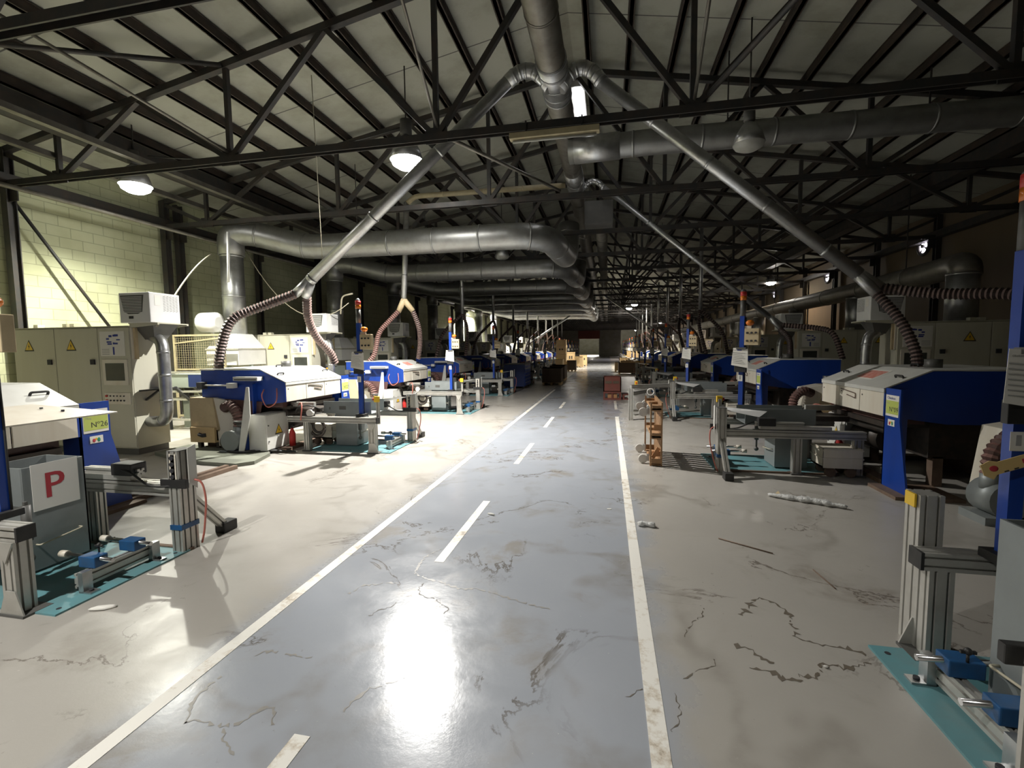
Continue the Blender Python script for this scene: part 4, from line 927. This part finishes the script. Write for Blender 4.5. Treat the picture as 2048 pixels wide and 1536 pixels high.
KIND = {   # noun, look, category, group
    'plate': ('floor plate', 'teal painted', 'floor plate', 'teal floor plates beside the feed tables'),
    'table': ('feed table', 'slotted aluminium', 'feed table', 'aluminium feed tables beside the aisle'),
    'clamp': ('rail clamp', 'small blue and steel', 'clamp', 'rail clamps on the floor plates'),
    'pole': ('signal post', 'blue lamp-topped', 'signal post', 'signal posts on the feed tables'),
    'machine': ('bending machine', 'blue white-hooded', 'machine', 'bending machines in two rows'),
    'ebox': ('electric box', 'squat grey', 'electric box', 'grey electric boxes on the floor'),
    'suction': ('suction box', 'cream and ply', 'suction box', 'suction boxes behind the machines'),
    'cabinet': ('electrical cabinet', 'tall cream three-door', 'cabinet', 'tall electrical cabinets'),
    'cooler': ('cabinet cooler', 'white louvred', 'cooler', 'coolers on the electrical cabinets'),
    'elbowpipe': ('cooler duct', 'bent galvanised', 'duct', 'bent ducts under the coolers'),
    'conveyor': ('wire conveyor', 'slatted', 'conveyor', 'wire conveyors behind the machines'),
    'mesh': ('mesh guard', 'pale wire', 'mesh guard', 'mesh guards by the left wall'),
    'crate': ('parts crate', 'cream wheeled', 'crate', 'crates under the feed tables'),
    'extinguisher': ('red bottle', 'small', 'bottle', 'red bottles under the feed tables')}
NUM = {('L', 0): '26', ('L', 1): '27', ('L', 2): '28', ('R', 1): '09'}
def lab(key, side, i):
    n, look, _, _ = KIND[key]; s = 'left' if side == 'L' else 'right'
    if (side, i) in NUM:
        if key == 'machine': return f"{look} {n} signed Nº{NUM[(side, i)]} in the {s} row"
        return f"{look} {n} of the {s} row machine Nº{NUM[(side, i)]}"
    return f"{look} {n} at the {ORD[i]} station of the {s} row"
def go(key, side, i, **k): return put(key, side, i, lab(key, side, i), KIND[key][2], KIND[key][3], **k)
order = [('L', 1), ('L', 0)] + [('L', i) for i in range(2, 14)] + [('R', i) for i in range(14)]
for side, i in order:
    near = i < 8
    if side == 'L':
        ks = ['plate', 'table', 'clamp', 'pole', 'ebox', 'suction', 'cabinet', 'cooler', 'elbowpipe', 'conveyor', 'crate'] if i < 9 else ['table', 'pole', 'cabinet', 'cooler']
        if i == 0: ks.remove('ebox'); ks.remove('suction'); ks.remove('conveyor'); ks.remove('crate')
        if i < 3 and i > 0: ks.append('extinguisher')
        if i in (0, 1, 2): ks.append('mesh')
    else:
        ks = ['plate', 'table', 'clamp', 'pole', 'suction', 'crate', 'ebox'] if i < 8 else ['table', 'pole']
        if i == 0: ks = ['plate', 'table', 'clamp', 'pole']
        if i == 1: ks.append('extinguisher')
    for k in ks:
        if k == 'table' and i == 0: go(k, side, i, fresh=table(side + '0').o)
        elif k in ('conveyor', 'mesh'): go(k, side, i, dx=-.75 if k == 'conveyor' else -1.2, dy=.2)
        elif k == 'suction' and side == 'R': go(k, side, i, mirror=True, dx=-.35, dy=-.1)
        elif k == 'crate' and side == 'R': go(k, side, i, dy=-.33, dx=-.05)
        else: go(k, side, i)
    if (side, i) in NUM:
        m_ = machine(NUM[(side, i)]); go('machine', side, i, fresh=m_.o)
    elif (side, i) != ('R', 0): go('machine', side, i)
for i in range(1, 13):     # cabinets of the right row face the camera as the left ones do
    for k in ('cabinet', 'cooler', 'elbowpipe'):
        if k == 'elbowpipe' and i > 7: continue
        go(k, 'R', i, mirror=True, dy=.85)
for i in range(1, 8):
    o = ex.o if i == 1 else dup(ex.o); o.location = (-8.9, left_y[i] + 2.3, 0)
    tag(o, f"big galvanised exhaust duct with white hood, {ORD[i - 1]} along the left wall", 'exhaust duct', 'exhaust ducts over the machine rows', 'thing')
for i in range(1, 9):
    o = exr.o if i == 1 else dup(exr.o); o.location = (6.7 + (.3 if i > 1 else 0), right_y[i] + 4.37, 0)
    tag(o, f"big galvanised exhaust duct with white hood, {ORD[i - 1]} down the dark right side", 'exhaust duct', 'exhaust ducts over the machine rows', 'thing')
n = 0
for side in 'LR':
    ys = left_y if side == 'L' else right_y
    for i in range(3, 12):
        o = dp.o if n == 0 else dup(dp.o); n += 1
        if side == 'L': o.location = (-4.9, ys[i] - .8, 2.8)
        else: o.location = (3.0, ys[i] + 1.3, 2.8); o.rotation_euler = (0, 0, PI)
        tag(o, f"upright pipe with forked hose over the {ORD[i]} machine of the {'left' if side == 'L' else 'right'} row", 'suction pipe', 'dropping suction pipes', 'thing')

# ------------------------------------------------------------------ single details near the camera
tb = [o for o in bpy.data.objects if o.get('label') == lab('table', 'L', 0)][0]
b = K('paper').box(XLs - .699, XLs - .696, 2.50, 2.80, .46, .80); b.m('inkred').text('P', (XLs - .6955, 2.565, .54), (0, 1, 0), (0, 0, 1), .27); b.text('P', (XLs - .6954, 2.572, .54), (0, 1, 0), (0, 0, 1), .27)
solo('letter_sheet', b, 'white sheet with a big red letter P on the grey hopper', 'paper sheet', None, (XLs - .697, 2.65, .5))
# white flap propped on machine 26
b = K('cream').sheet([(-4.93, 1.9, 1.16), (-4.93, 3.10, 1.16), (-4.42, 3.42, 1.06), (-4.42, 1.9, 1.06)], .012); b.m('ink').cyl((-4.75, 3.05, 1.13), (-4.75, 3.05, 1.14), .012, 8); b.cyl((-4.62, 3.12, 1.10), (-4.62, 3.12, 1.115), .012, 8)
solo('hood_flap', b, 'bright white flap propped open on the left machine Nº26', 'flap', None, (-4.7, 2.6, 1.1))
for k_, x in enumerate((-4.98, -5.12)):
    solo('floor_rail', K('rust').box(x - .03, x + .03, 3.3, 5.35, 0, .05), f"{['nearer', 'farther'][k_]} of two rusty rails on the floor beside the left machine Nº26", 'floor rail', 'rails on the floor at the left', (x, 4, 0))
b = K('mat'); b.prism([(-6.9, 5.85), (-6.3, 5.62), (-5.6, 5.45), (-5.05, 5.42), (-4.9, 5.6), (-5.05, 6.1), (-5.3, 6.35), (-6.9, 6.45)], 'z', 0, .05)
solo('floor_mat', b, 'curved greenish mat on the floor before the machine Nº27', 'mat', None, (-6, 5.9, 0))
b = K('cable')
for j in range(4): b.tube(smooth_path([(-5.9 + .1 * j, 6.1, .06), (-5.5, 5.95 + .08 * j, .07), (-5.2, 6.2 + .06 * j, .06), (-4.95 + .05 * j, 6.35, .02)], 6, .2), .014, 8)
solo('cable_bundle', b, 'tangle of dark cables on the greenish mat', 'cables', None, (-5.4, 6.1, .06))
px_, py_ = XRs + .45, right_y[0] + .86
b = K('woodpale'); b.mats[0] = M['cardyellow']
u = Vector((.93, 0, .36)).normalized(); v = Vector((-.36, 0, .93)).normalized(); o_ = Vector((px_ - .15, py_ - .055, .985))
b.sheet([o_ + u * a + v * c_ for a, c_ in ((0, .0), (.03, -.03), (.05, -.012), (.32, -.012), (.34, -.02), (.36, .05), (.33, .075), (.31, .045), (.07, .045), (.04, .06), (.0, .05))], .004)
nn = Vector((0, -.0045, 0)); b.m('inkred').ball(o_ + u * .045 + v * .02 + nn, .014, 1.3, .12, 1)
b.sheet([o_ + nn + u * a + v * c_ for a, c_ in ((.16, .008), (.28, .008), (.28, .028), (.16, .028))], .001); b.m('ink')
for q in range(6): b.sheet([o_ + nn + u * (.08 + .04 * q + a) + v * c_ for a, c_ in ((0, -.009), (.018, -.009), (.018, -.004), (0, -.004))], .001)
solo('card_strip', b, 'tilted yellow card strip tied across the blue post at the right edge', 'card', None, tuple(o_))
# pallet dolly standing on edge
t = Thing('pallet_dolly', (.66, 6.85, 0)); X0, X1, YA, YB, ZT = .58, .72, 6.40, 7.35, .86
for z0 in (0.01, .385, .76): t.part('stringer', K('wood').box(X0, X1 - .02, YA, YB, z0, z0 + .022))
for z0 in (.0, .345, .72):
    b = K('wood')
    for y in (YA, (YA + YB) / 2 - .01, YB - .02): b.box(X0 + .004, X1 - .02, y, y + .02, z0 + .022, z0 + .10)
    t.part('block_row', b)
b = K('woodend'); b.box(X0 + .03, X1 - .02, YA + .02, YA + .035, .48, .56); b.bar((X0 + .02, YA + .05, .10), (X1 - .04, YA + .05, .24), .02, .05); b.box(X0 + .02, X1 - .02, YA + .06, YA + .1, .12, .19); t.part('inner_block', b, 'warm coloured wood blocks')
for i in range(9):
    y = YA + (YB - YA - .072) * i / 8
    t.part('slat', K('wood').box(X1 - .02, X1, y, y + .072, 0, ZT))
for y in (YA, YB - .03): t.part('edge_board', K('wood').box(X0 - .02, X0, y, y + .03, 0, ZT))
for y, z in ((YA + .14, .085), (YB - .12, .085), (YA + .16, .73), (YB - .12, .73)):
    cs = t.part('castor', K('galv').box(X0 - .05, X0 - .02, y - .04, y + .04, z - .04, z + .04)); t.sub('wheel', K('castor').cyl((X0 - .10, y - .018, z - .02), (X0 - .10, y + .018, z - .02), .06, 16), cs, 'pale wheel')
t.tag('wooden pallet dolly with castors standing on edge beside the right line', 'pallet dolly', kind='thing')
# aluminium frame in front of the third right machine
t = Thing('profile_frame', (.9, 10.8, 0))
for x, y, h in ((.50, 10.45, .70), (.93, 11.28, .62), (.56, 11.2, .62)): t.part('post', K('alu').profile((x, y, 0), (x, y, h), .10, .10, (1, 0, 0)))
t.part('rail', K('alu').profile((.5, 10.45, .74), (1.5, 10.9, .74), .08, .08)); t.part('rail', K('alu').profile((.5, 10.45, .58), (.93, 11.28, .58), .06, .08))
t.part('rail', K('alu').profile((.52, 10.5, .2), (1.3, 10.7, .2), .04, .04)); b = K('yellow').box(.58, .64, 10.44, 10.49, .78, .86, .005); b.m('red').cyl((.61, 10.44, .82), (.61, 10.42, .82), .018, 10); t.part('stop_box', b, 'yellow box with red button')
t.part('handwheel', K('castor').torus((.80, 10.35, .38), .07, .012, 'y')); t.part('handwheel', K('castor').torus((.92, 10.5, .62), .07, .012, 'y'))
t.tag('pale aluminium profile frame with yellow stop box beyond the standing pallet dolly', 'profile frame', kind='thing')

# ------------------------------------------------------------------ crates and boxes down the aisle
def pallet_box(name, x0, x1, y0, y1, h, key, label, cat, group, z=0., legs=True, slots=False):
    t = Thing(name, ((x0 + x1) / 2, (y0 + y1) / 2, z)); zb = z + (.11 if legs else 0)
    b = K(key); b.box(x0, x1, y0, y1, zb, z + h); t.part('box_body', b)
    b = K(key); b.box(x0 - .012, x1 + .012, y0 - .012, y1 + .012, z + h - .04, z + h); b.box(x0 - .008, x1 + .008, y0 - .008, y1 + .008, zb, zb + .035); t.part('rim', b)
    if legs:
        b = K('woodpale')
        for x in (x0 + .06, (x0 + x1) / 2, x1 - .06): b.box(x - .05, x + .05, y0, y1, z, z + .085)
        b.box(x0, x1, y0, y1, z + .085, z + .11); t.part('pallet_base', b)
    if slots:
        for s_ in (-1, 1): t.part('hand_slot', K('ink').box((x0 + x1) / 2 + s_ * .09 - .045, (x0 + x1) / 2 + s_ * .09 + .045, y0 - .014, y0 - .011, z + h * .55, z + h * .75))
    t.tag(label, cat, group, kind='thing'); return t
pallet_box('pallet_box', -2.80, -1.98, 20.0, 21.1, .72, 'brown', 'dark brown box on a pallet nearest beside the aisle on the left', 'box', 'brown pallet boxes')
pallet_box('pallet_box', -2.75, -2.05, 22.4, 24.0, .74, 'brown', 'dark brown box with pale top behind the nearest brown box', 'box', 'brown pallet boxes')
G = 'pale crates far down the aisle'
cr = [(-2.6, -2.0, 38, 39, .9, 'woodpale', True, 'pale crate on a pallet closest to the aisle among the far left crates'),
      (-3.3, -2.7, 38.5, 39.4, 1.25, 'woodpale', False, 'taller pale crate behind the far left pallet crates'),
      (-2.4, -1.8, 41, 42, .95, 'woodpale', True, 'pale crate on a pallet behind the closest far left crate'),
      (-3.6, -2.9, 30.5, 31.4, .85, 'woodpale', True, 'dull crate in front of the stacked boxes on the left'),
      (-2.7, -2.1, 31.5, 32.2, .75, 'brown', True, 'dark crate with white lid before the far left crates')]
for x0, x1, y0, y1, h, k_, lg, l_ in cr: pallet_box('wooden_crate', x0, x1, y0, y1, h, k_, l_, 'crate', G, 0, lg, k_ == 'woodpale' and h > .9)
for j in range(3): pallet_box('plywood_box', -3.65, -2.95, 33.5, 34.2, .52, 'woodpale', ['lowest', 'middle, slotted', 'topmost'][j] + ' of three stacked plywood boxes on the left', 'box', 'stacked plywood boxes', .62 + .53 * j - (.62 if j < 0 else 0), False, j == 1)
pallet_box('wooden_crate', -3.75, -2.85, 33.4, 34.3, .62, 'woodpale', 'plywood crate carrying the three stacked boxes on the left', 'crate', G)
for x0, x1, y0, y1, h, k_, l_ in ((.45, 1.6, 30.8, 31.8, .62, 'woodpale', 'open pale crate nearest the aisle among the far right crates'), (.62, 2.9, 28.0, 29.2, .68, 'brown', 'long dark crate with pale edges on the far right'),
                                  (1.2, 2.8, 33.0, 34.0, .70, 'woodpale', 'long pale crate behind the dark crate on the far right'), (1.55, 2.45, 39.2, 40., 1.3, 'woodpale', 'tall plywood crate standing beyond the far right crates'),
                                  (.95, 1.75, 37., 37.8, .78, 'woodpale', 'low slotted crate in front of the tall far right crate')):
    pallet_box('wooden_crate', x0, x1, y0, y1, h, k_, l_, 'crate', G, 0, True, 'slotted' in l_)
t = pallet_box('plank_pile', .75, 2.6, 28.1, 29.1, .1, 'woodpale', 'pale planks lying on the long dark crate', 'planks', None, .682, False)
# dark red crate by the aisle
t = Thing('slatted_crate', (.15, 14.6, 0)); b = K('redwood'); b.box(-.13, .40, 14.42, 14.46, .24, .70); b.box(-.13, -.10, 14.42, 15.1, .24, .7); b.box(.37, .40, 14.42, 15.1, .24, .7); b.box(-.13, .40, 15.06, 15.1, .24, .7); b.box(-.13, .4, 14.42, 15.1, .24, .27); t.part('upper_box', b)
b = K('brown'); b.box(-.08, .12, 14.41, 14.42, .50, .58); b.box(.16, .34, 14.41, 14.42, .50, .58); t.part('cut_out', b, 'dark hand cut-outs'); b = K('redwood')
for x in (-.13, .11, .35): b.box(x, x + .05, 14.42, 15.1, 0, .24)
b.box(-.13, .40, 14.40, 14.42, .0, .06); b.box(-.13, .40, 14.40, 14.42, .2, .25); t.part('pallet_base', b); t.part('loose_block', K('woodend').box(.0, .28, 14.45, 14.6, .02, .18), 'warm wood block')
b = K('redwood'); b.box(.42, .62, 14.5, 15.0, 0, .03); b.box(.42, .62, 14.5, 15.0, .14, .17); b.box(.45, .5, 14.5, 15.0, .03, .14); t.part('side_pallet', b)
t.tag('dark red slatted crate on a pallet standing on the right line', 'crate', kind='thing')
# blue tool cabinet
t = Thing('tool_cabinet', (-3.6, 18.7, 0)); t.part('carcass', K('dblue').box(-4.05, -3.22, 18.0, 19.4, .09, .96, .01)); t.part('worktop', K('greydark').box(-4.07, -3.18, 17.98, 19.42, .96, .985))
for j in range(6):
    z = .13 + .137 * j; d_ = t.part('drawer', K('blue').box(-3.22, -3.20, 18.04, 19.36, z, z + .12, .004)); t.sub('pull_strip', K('alu').box(-3.20, -3.185, 18.1, 19.3, z + .10, z + .115), d_)
for x in (-3.98, -3.29):
    for y in (18.08, 19.3): t.part('castor', K('rubber').cyl((x - .02, y, .045), (x + .02, y, .045), .045, 12))
t.tag('dark blue drawer cabinet on castors beside the left feed tables', 'tool cabinet', kind='thing')

# dried water marks: thin jagged outlines with shapes of their own
STAINS = [('brown', [(0.78, 2.87), (0.86, 2.98), (0.9, 3.06), (0.96, 3.1), (1.02, 3.05), (1.06, 2.99), (1.07, 2.91), (1.04, 2.82), (1.05, 2.76), (1.0, 2.71), (1.03, 2.68), (1.12, 2.65), (1.19, 2.64), (1.26, 2.64), (1.33, 2.6)]), ('brown', [(0.68, 2.38), (0.76, 2.38), (0.81, 2.37), (0.82, 2.33), (0.88, 2.33), (0.91, 2.34), (0.92, 2.38), (0.98, 2.36), (1.04, 2.42), (1.05, 2.49), (1.09, 2.47), (1.14, 2.5), (1.15, 2.46), (1.3, 2.54)]), ('brown', [(0.67, 2.57), (0.75, 2.54), (0.78, 2.47), (0.83, 2.44)]), ('thin', [(0.42, 2.59), (0.49, 2.73), (0.55, 2.81), (0.58, 2.93)]), ('thin', [(0.37, 2.24), (0.44, 2.32), (0.53, 2.36), (0.55, 2.42)]), ('thin', [(0.32, 2.14), (0.32, 2.05), (0.31, 2.0), (0.27, 1.91)]), ('thin', [(0.09, 2.07), (0.14, 2.12), (0.17, 2.13)]), ('grey', [(-1.3, 3.42), (-1.37, 3.31), (-1.37, 3.19), (-1.37, 3.08), (-1.35, 3.0), (-1.23, 2.95), (-1.14, 2.92), (-0.94, 2.85), (-0.85, 2.88), (-0.67, 2.82), (-0.5, 2.76), (-0.34, 2.72)]), ('thin', [(-1.24, 2.88), (-1.23, 2.79), (-1.19, 2.73), (-1.07, 2.7), (-1.0, 2.64), (-0.96, 2.62), (-0.97, 2.54)]), ('grey', [(-1.66, 2.66), (-1.64, 2.76), (-1.53, 2.82), (-1.41, 2.85)]), ('thin', [(-1.4, 2.45), (-1.37, 2.52), (-1.32, 2.57), (-1.3, 2.62)]), ('grey', [(-1.78, 1.56), (-1.81, 1.6), (-1.85, 1.64), (-1.87, 1.7), (-1.87, 1.79), (-1.86, 1.84)]), ('grey', [(-1.79, 1.57), (-1.7, 1.59), (-1.6, 1.57), (-1.55, 1.61), (-1.52, 1.68), (-1.5, 1.72), (-1.43, 1.68), (-1.41, 1.62)]), ('grey', [(-1.81, 2.0), (-1.8, 2.04), (-1.72, 2.06), (-1.63, 2.05), (-1.51, 2.04)]), ('grey', [(-1.6, 1.56), (-1.54, 1.52), (-1.45, 1.46)]), ('grey', [(-1.15, 1.75), (-1.1, 1.9), (-0.95, 2.0), (-0.82, 1.95)])]
rs = random.Random(11)
for kind_, P in STAINS:
    Q = resample([Vector((x, y, 0)) for x, y in P], .018)
    wd_ = {'brown': .007, 'thin': .003, 'grey': .008}[kind_]; b = K('stain_' + ('brown' if kind_ != 'grey' else 'grey')); prev = None
    for i, p in enumerate(Q):
        t_ = (Q[min(i + 1, len(Q) - 1)] - Q[max(i - 1, 0)]).normalized(); n_ = Vector((-t_.y, t_.x, 0)); c_ = p + n_ * (rs.random() - .5) * .022
        w0 = wd_ * (.25 + 1.5 * rs.random() ** 2) * (1 + (2.2 if kind_ == 'brown' and rs.random() > .9 else 0))
        pr_ = (b.bm.verts.new(c_ + n_ * w0 + Vector((0, 0, .0012))), b.bm.verts.new(c_ - n_ * w0 + Vector((0, 0, .0012))))
        if prev and rs.random() > .07: b._tag([b.bm.faces.new((prev[0], prev[1], pr_[1], pr_[0]))])
        prev = pr_
    b.build('water_mark', fl)
# ------------------------------------------------------------------ litter on the floor
def crumple(name, pts, w, h, key, label, cat, seed):
    r = random.Random(seed); P = resample([Vector(p) for p in pts], .03); b = K(key)
    n = len(P); rad = [max(.004, (w * (.35 + .65 * math.sin(PI * min(1, (k + .6) / n)) * (.6 + .8 * r.random())))) for k in range(n)]
    b.tube([p + Vector((0, 0, h * (.5 + .3 * r.random()))) for p in P], rad, 7)
    for v in b.bm.verts: v.co.z = max(.002, .002 + v.co.z * h / max(h, w) * .9); v.co.x += (r.random() - .5) * .01; v.co.y += (r.random() - .5) * .01
    return solo(name, b, label, cat, None, pts[0])
crumple('plastic_film', [(1.68, 5.29, 0), (1.85, 5.20, 0), (2.05, 5.12, 0), (2.20, 5.03, 0), (2.29, 4.98, 0)], .045, .04, 'plastic', 'long twisted strip of clear plastic on the floor at the right', 'plastic film', 1)
solo('cardboard_scrap', K('ply').sheet([(1.72, 5.27, .01), (1.80, 5.23, .012), (1.79, 5.33, .05)], .004), 'small cardboard scrap at the tip of the plastic strip', 'scrap', None, (1.75, 5.27, 0))
crumple('paper_scrap', [(.27, 4.2, 0), (.34, 4.21, 0), (.42, 4.19, 0)], .035, .03, 'plastic', 'crumpled white scrap just right of the right line', 'scrap', 2)
crumple('paper_scrap', [(-3.16, 2.19, 0), (-3.11, 2.21, 0), (-3.03, 2.25, 0)], .028, .015, 'paper', 'white paper scrap on the floor before the left floor plate', 'scrap', 3)
crumple('paper_scrap', [(-1.13, 4.25, 0), (-1.06, 4.22, 0)], .012, .012, 'paper', 'tiny white scrap beside the second dash of the lane', 'scrap', 4)
solo('paper_scrap', K('paper').sheet([(.0, 4.58, .003), (.04, 4.585, .003), (.04, 4.60, .004), (.0, 4.60, .003)], .002), 'tiny white slip left of the right line', 'scrap', None, (.02, 4.6, 0))
solo('steel_rod', K('rust').cyl((.91, 4.02, .006), (1.25, 3.79, .006), .005, 8), 'thin dark rod lying on the floor at the right', 'rod', None, (1.1, 3.9, 0))
solo('steel_rod', K('rust').cyl((1.44, 3.56, .005), (1.47, 3.30, .005), .004, 8), 'shorter dark rod lying near the right front post', 'rod', None, (1.45, 3.4, 0))
solo('pebble', K('castor').ball((1.07, 2.46, .006), .009, 1.4, 1, .6), 'tiny white pebble on the stained floor at the right', 'pebble', None, (1.07, 2.46, 0))
# sagging cables
def sag(p0, p1, d, r, key, label):
    a, c_ = Vector(p0), Vector(p1); P = [a.lerp(c_, k / 16) - Vector((0, 0, d * 4 * (k / 16) * (1 - k / 16))) for k in range(17)]
    solo('overhead_cable', K(key).tube(P, r, 6), label, 'cable', None, p0)
sag((-8.3, 7.3, 5.2), L1[:2] + (5.6,), .25, .012, 'cable', 'thin cable sagging between the two blazing lamps')
sag((-8.9, 10.2, 4.2), (-6.2, 10.4, 2.75), .9, .010, 'cablepale', 'pale cable sagging from the left wall towards the second cooler')
solo('conduit_hook', K('cablepale').tube(smooth_path([(-6.55, 10.6, 2.5), (-6.5, 10.6, 2.95), (-6.2, 10.6, 3.0)], 6, .12), .02, 8), 'bent pale conduit standing above the second cooler', 'conduit', None, (-6.5, 10.6, 2.5))
sag((-6.75, 5.9, 2.0), (-8.6, 8.9, 3.75), -.15, .014, 'cablepale', 'pale flexible cable rising behind the first cooler')
solo('alarm_sounder', K('red').box(XL, XL + .06, 11.3, 11.45, 3.35, 3.55, .006), 'small dark red box fixed on the left block wall', 'alarm box', None, (XL, 11.4, 3.4))
solo('hanging_pole', K('white').cyl((-7.5, 8.2, 4.0), (-7.55, 8.2, 3.0), .025, 8), 'short white pole hanging before the bright upright duct', 'pole', None, (-7.5, 8.2, 3))

# ------------------------------------------------------------------ world, camera, colour
wd = bpy.data.worlds.new('night'); scene.world = wd; wd.use_nodes = True
wd.node_tree.nodes['Background'].inputs['Color'].default_value = (.03, .032, .03, 1); wd.node_tree.nodes['Background'].inputs['Strength'].default_value = .3
cam = bpy.data.cameras.new('camera'); co = bpy.data.objects.new('camera', cam); COL.objects.link(co)
cam.sensor_width = 36; cam.lens = 36 * 928 / 2048; cam.clip_end = 300; cam.clip_start = .02
yaw, pitch, roll = [math.radians(a) for a in (11.69, -4.38, -.63)]
fw = Vector((-math.sin(yaw) * math.cos(pitch), math.cos(yaw) * math.cos(pitch), math.sin(pitch))); rt = Vector((math.cos(yaw), math.sin(yaw), 0)); up = rt.cross(fw)
r2 = rt * math.cos(roll) + up * math.sin(roll); u2 = -rt * math.sin(roll) + up * math.cos(roll)
mw = Matrix((r2, u2, -fw)).transposed().to_4x4(); mw.translation = (0, 0, 1.6); co.matrix_world = mw
scene.camera = co
vs = scene.view_settings; vs.view_transform = 'Standard'; vs.look = 'None'; vs.gamma = 1; vs.use_curve_mapping = False; vs.exposure = 0.
cy = scene.cycles
cy.use_denoising = True; cy.max_bounces = 6; cy.diffuse_bounces = 4; cy.glossy_bounces = 3; cy.sample_clamp_indirect = 6; cy.caustics_reflective = False; cy.caustics_refractive = False
cy.use_adaptive_sampling = True
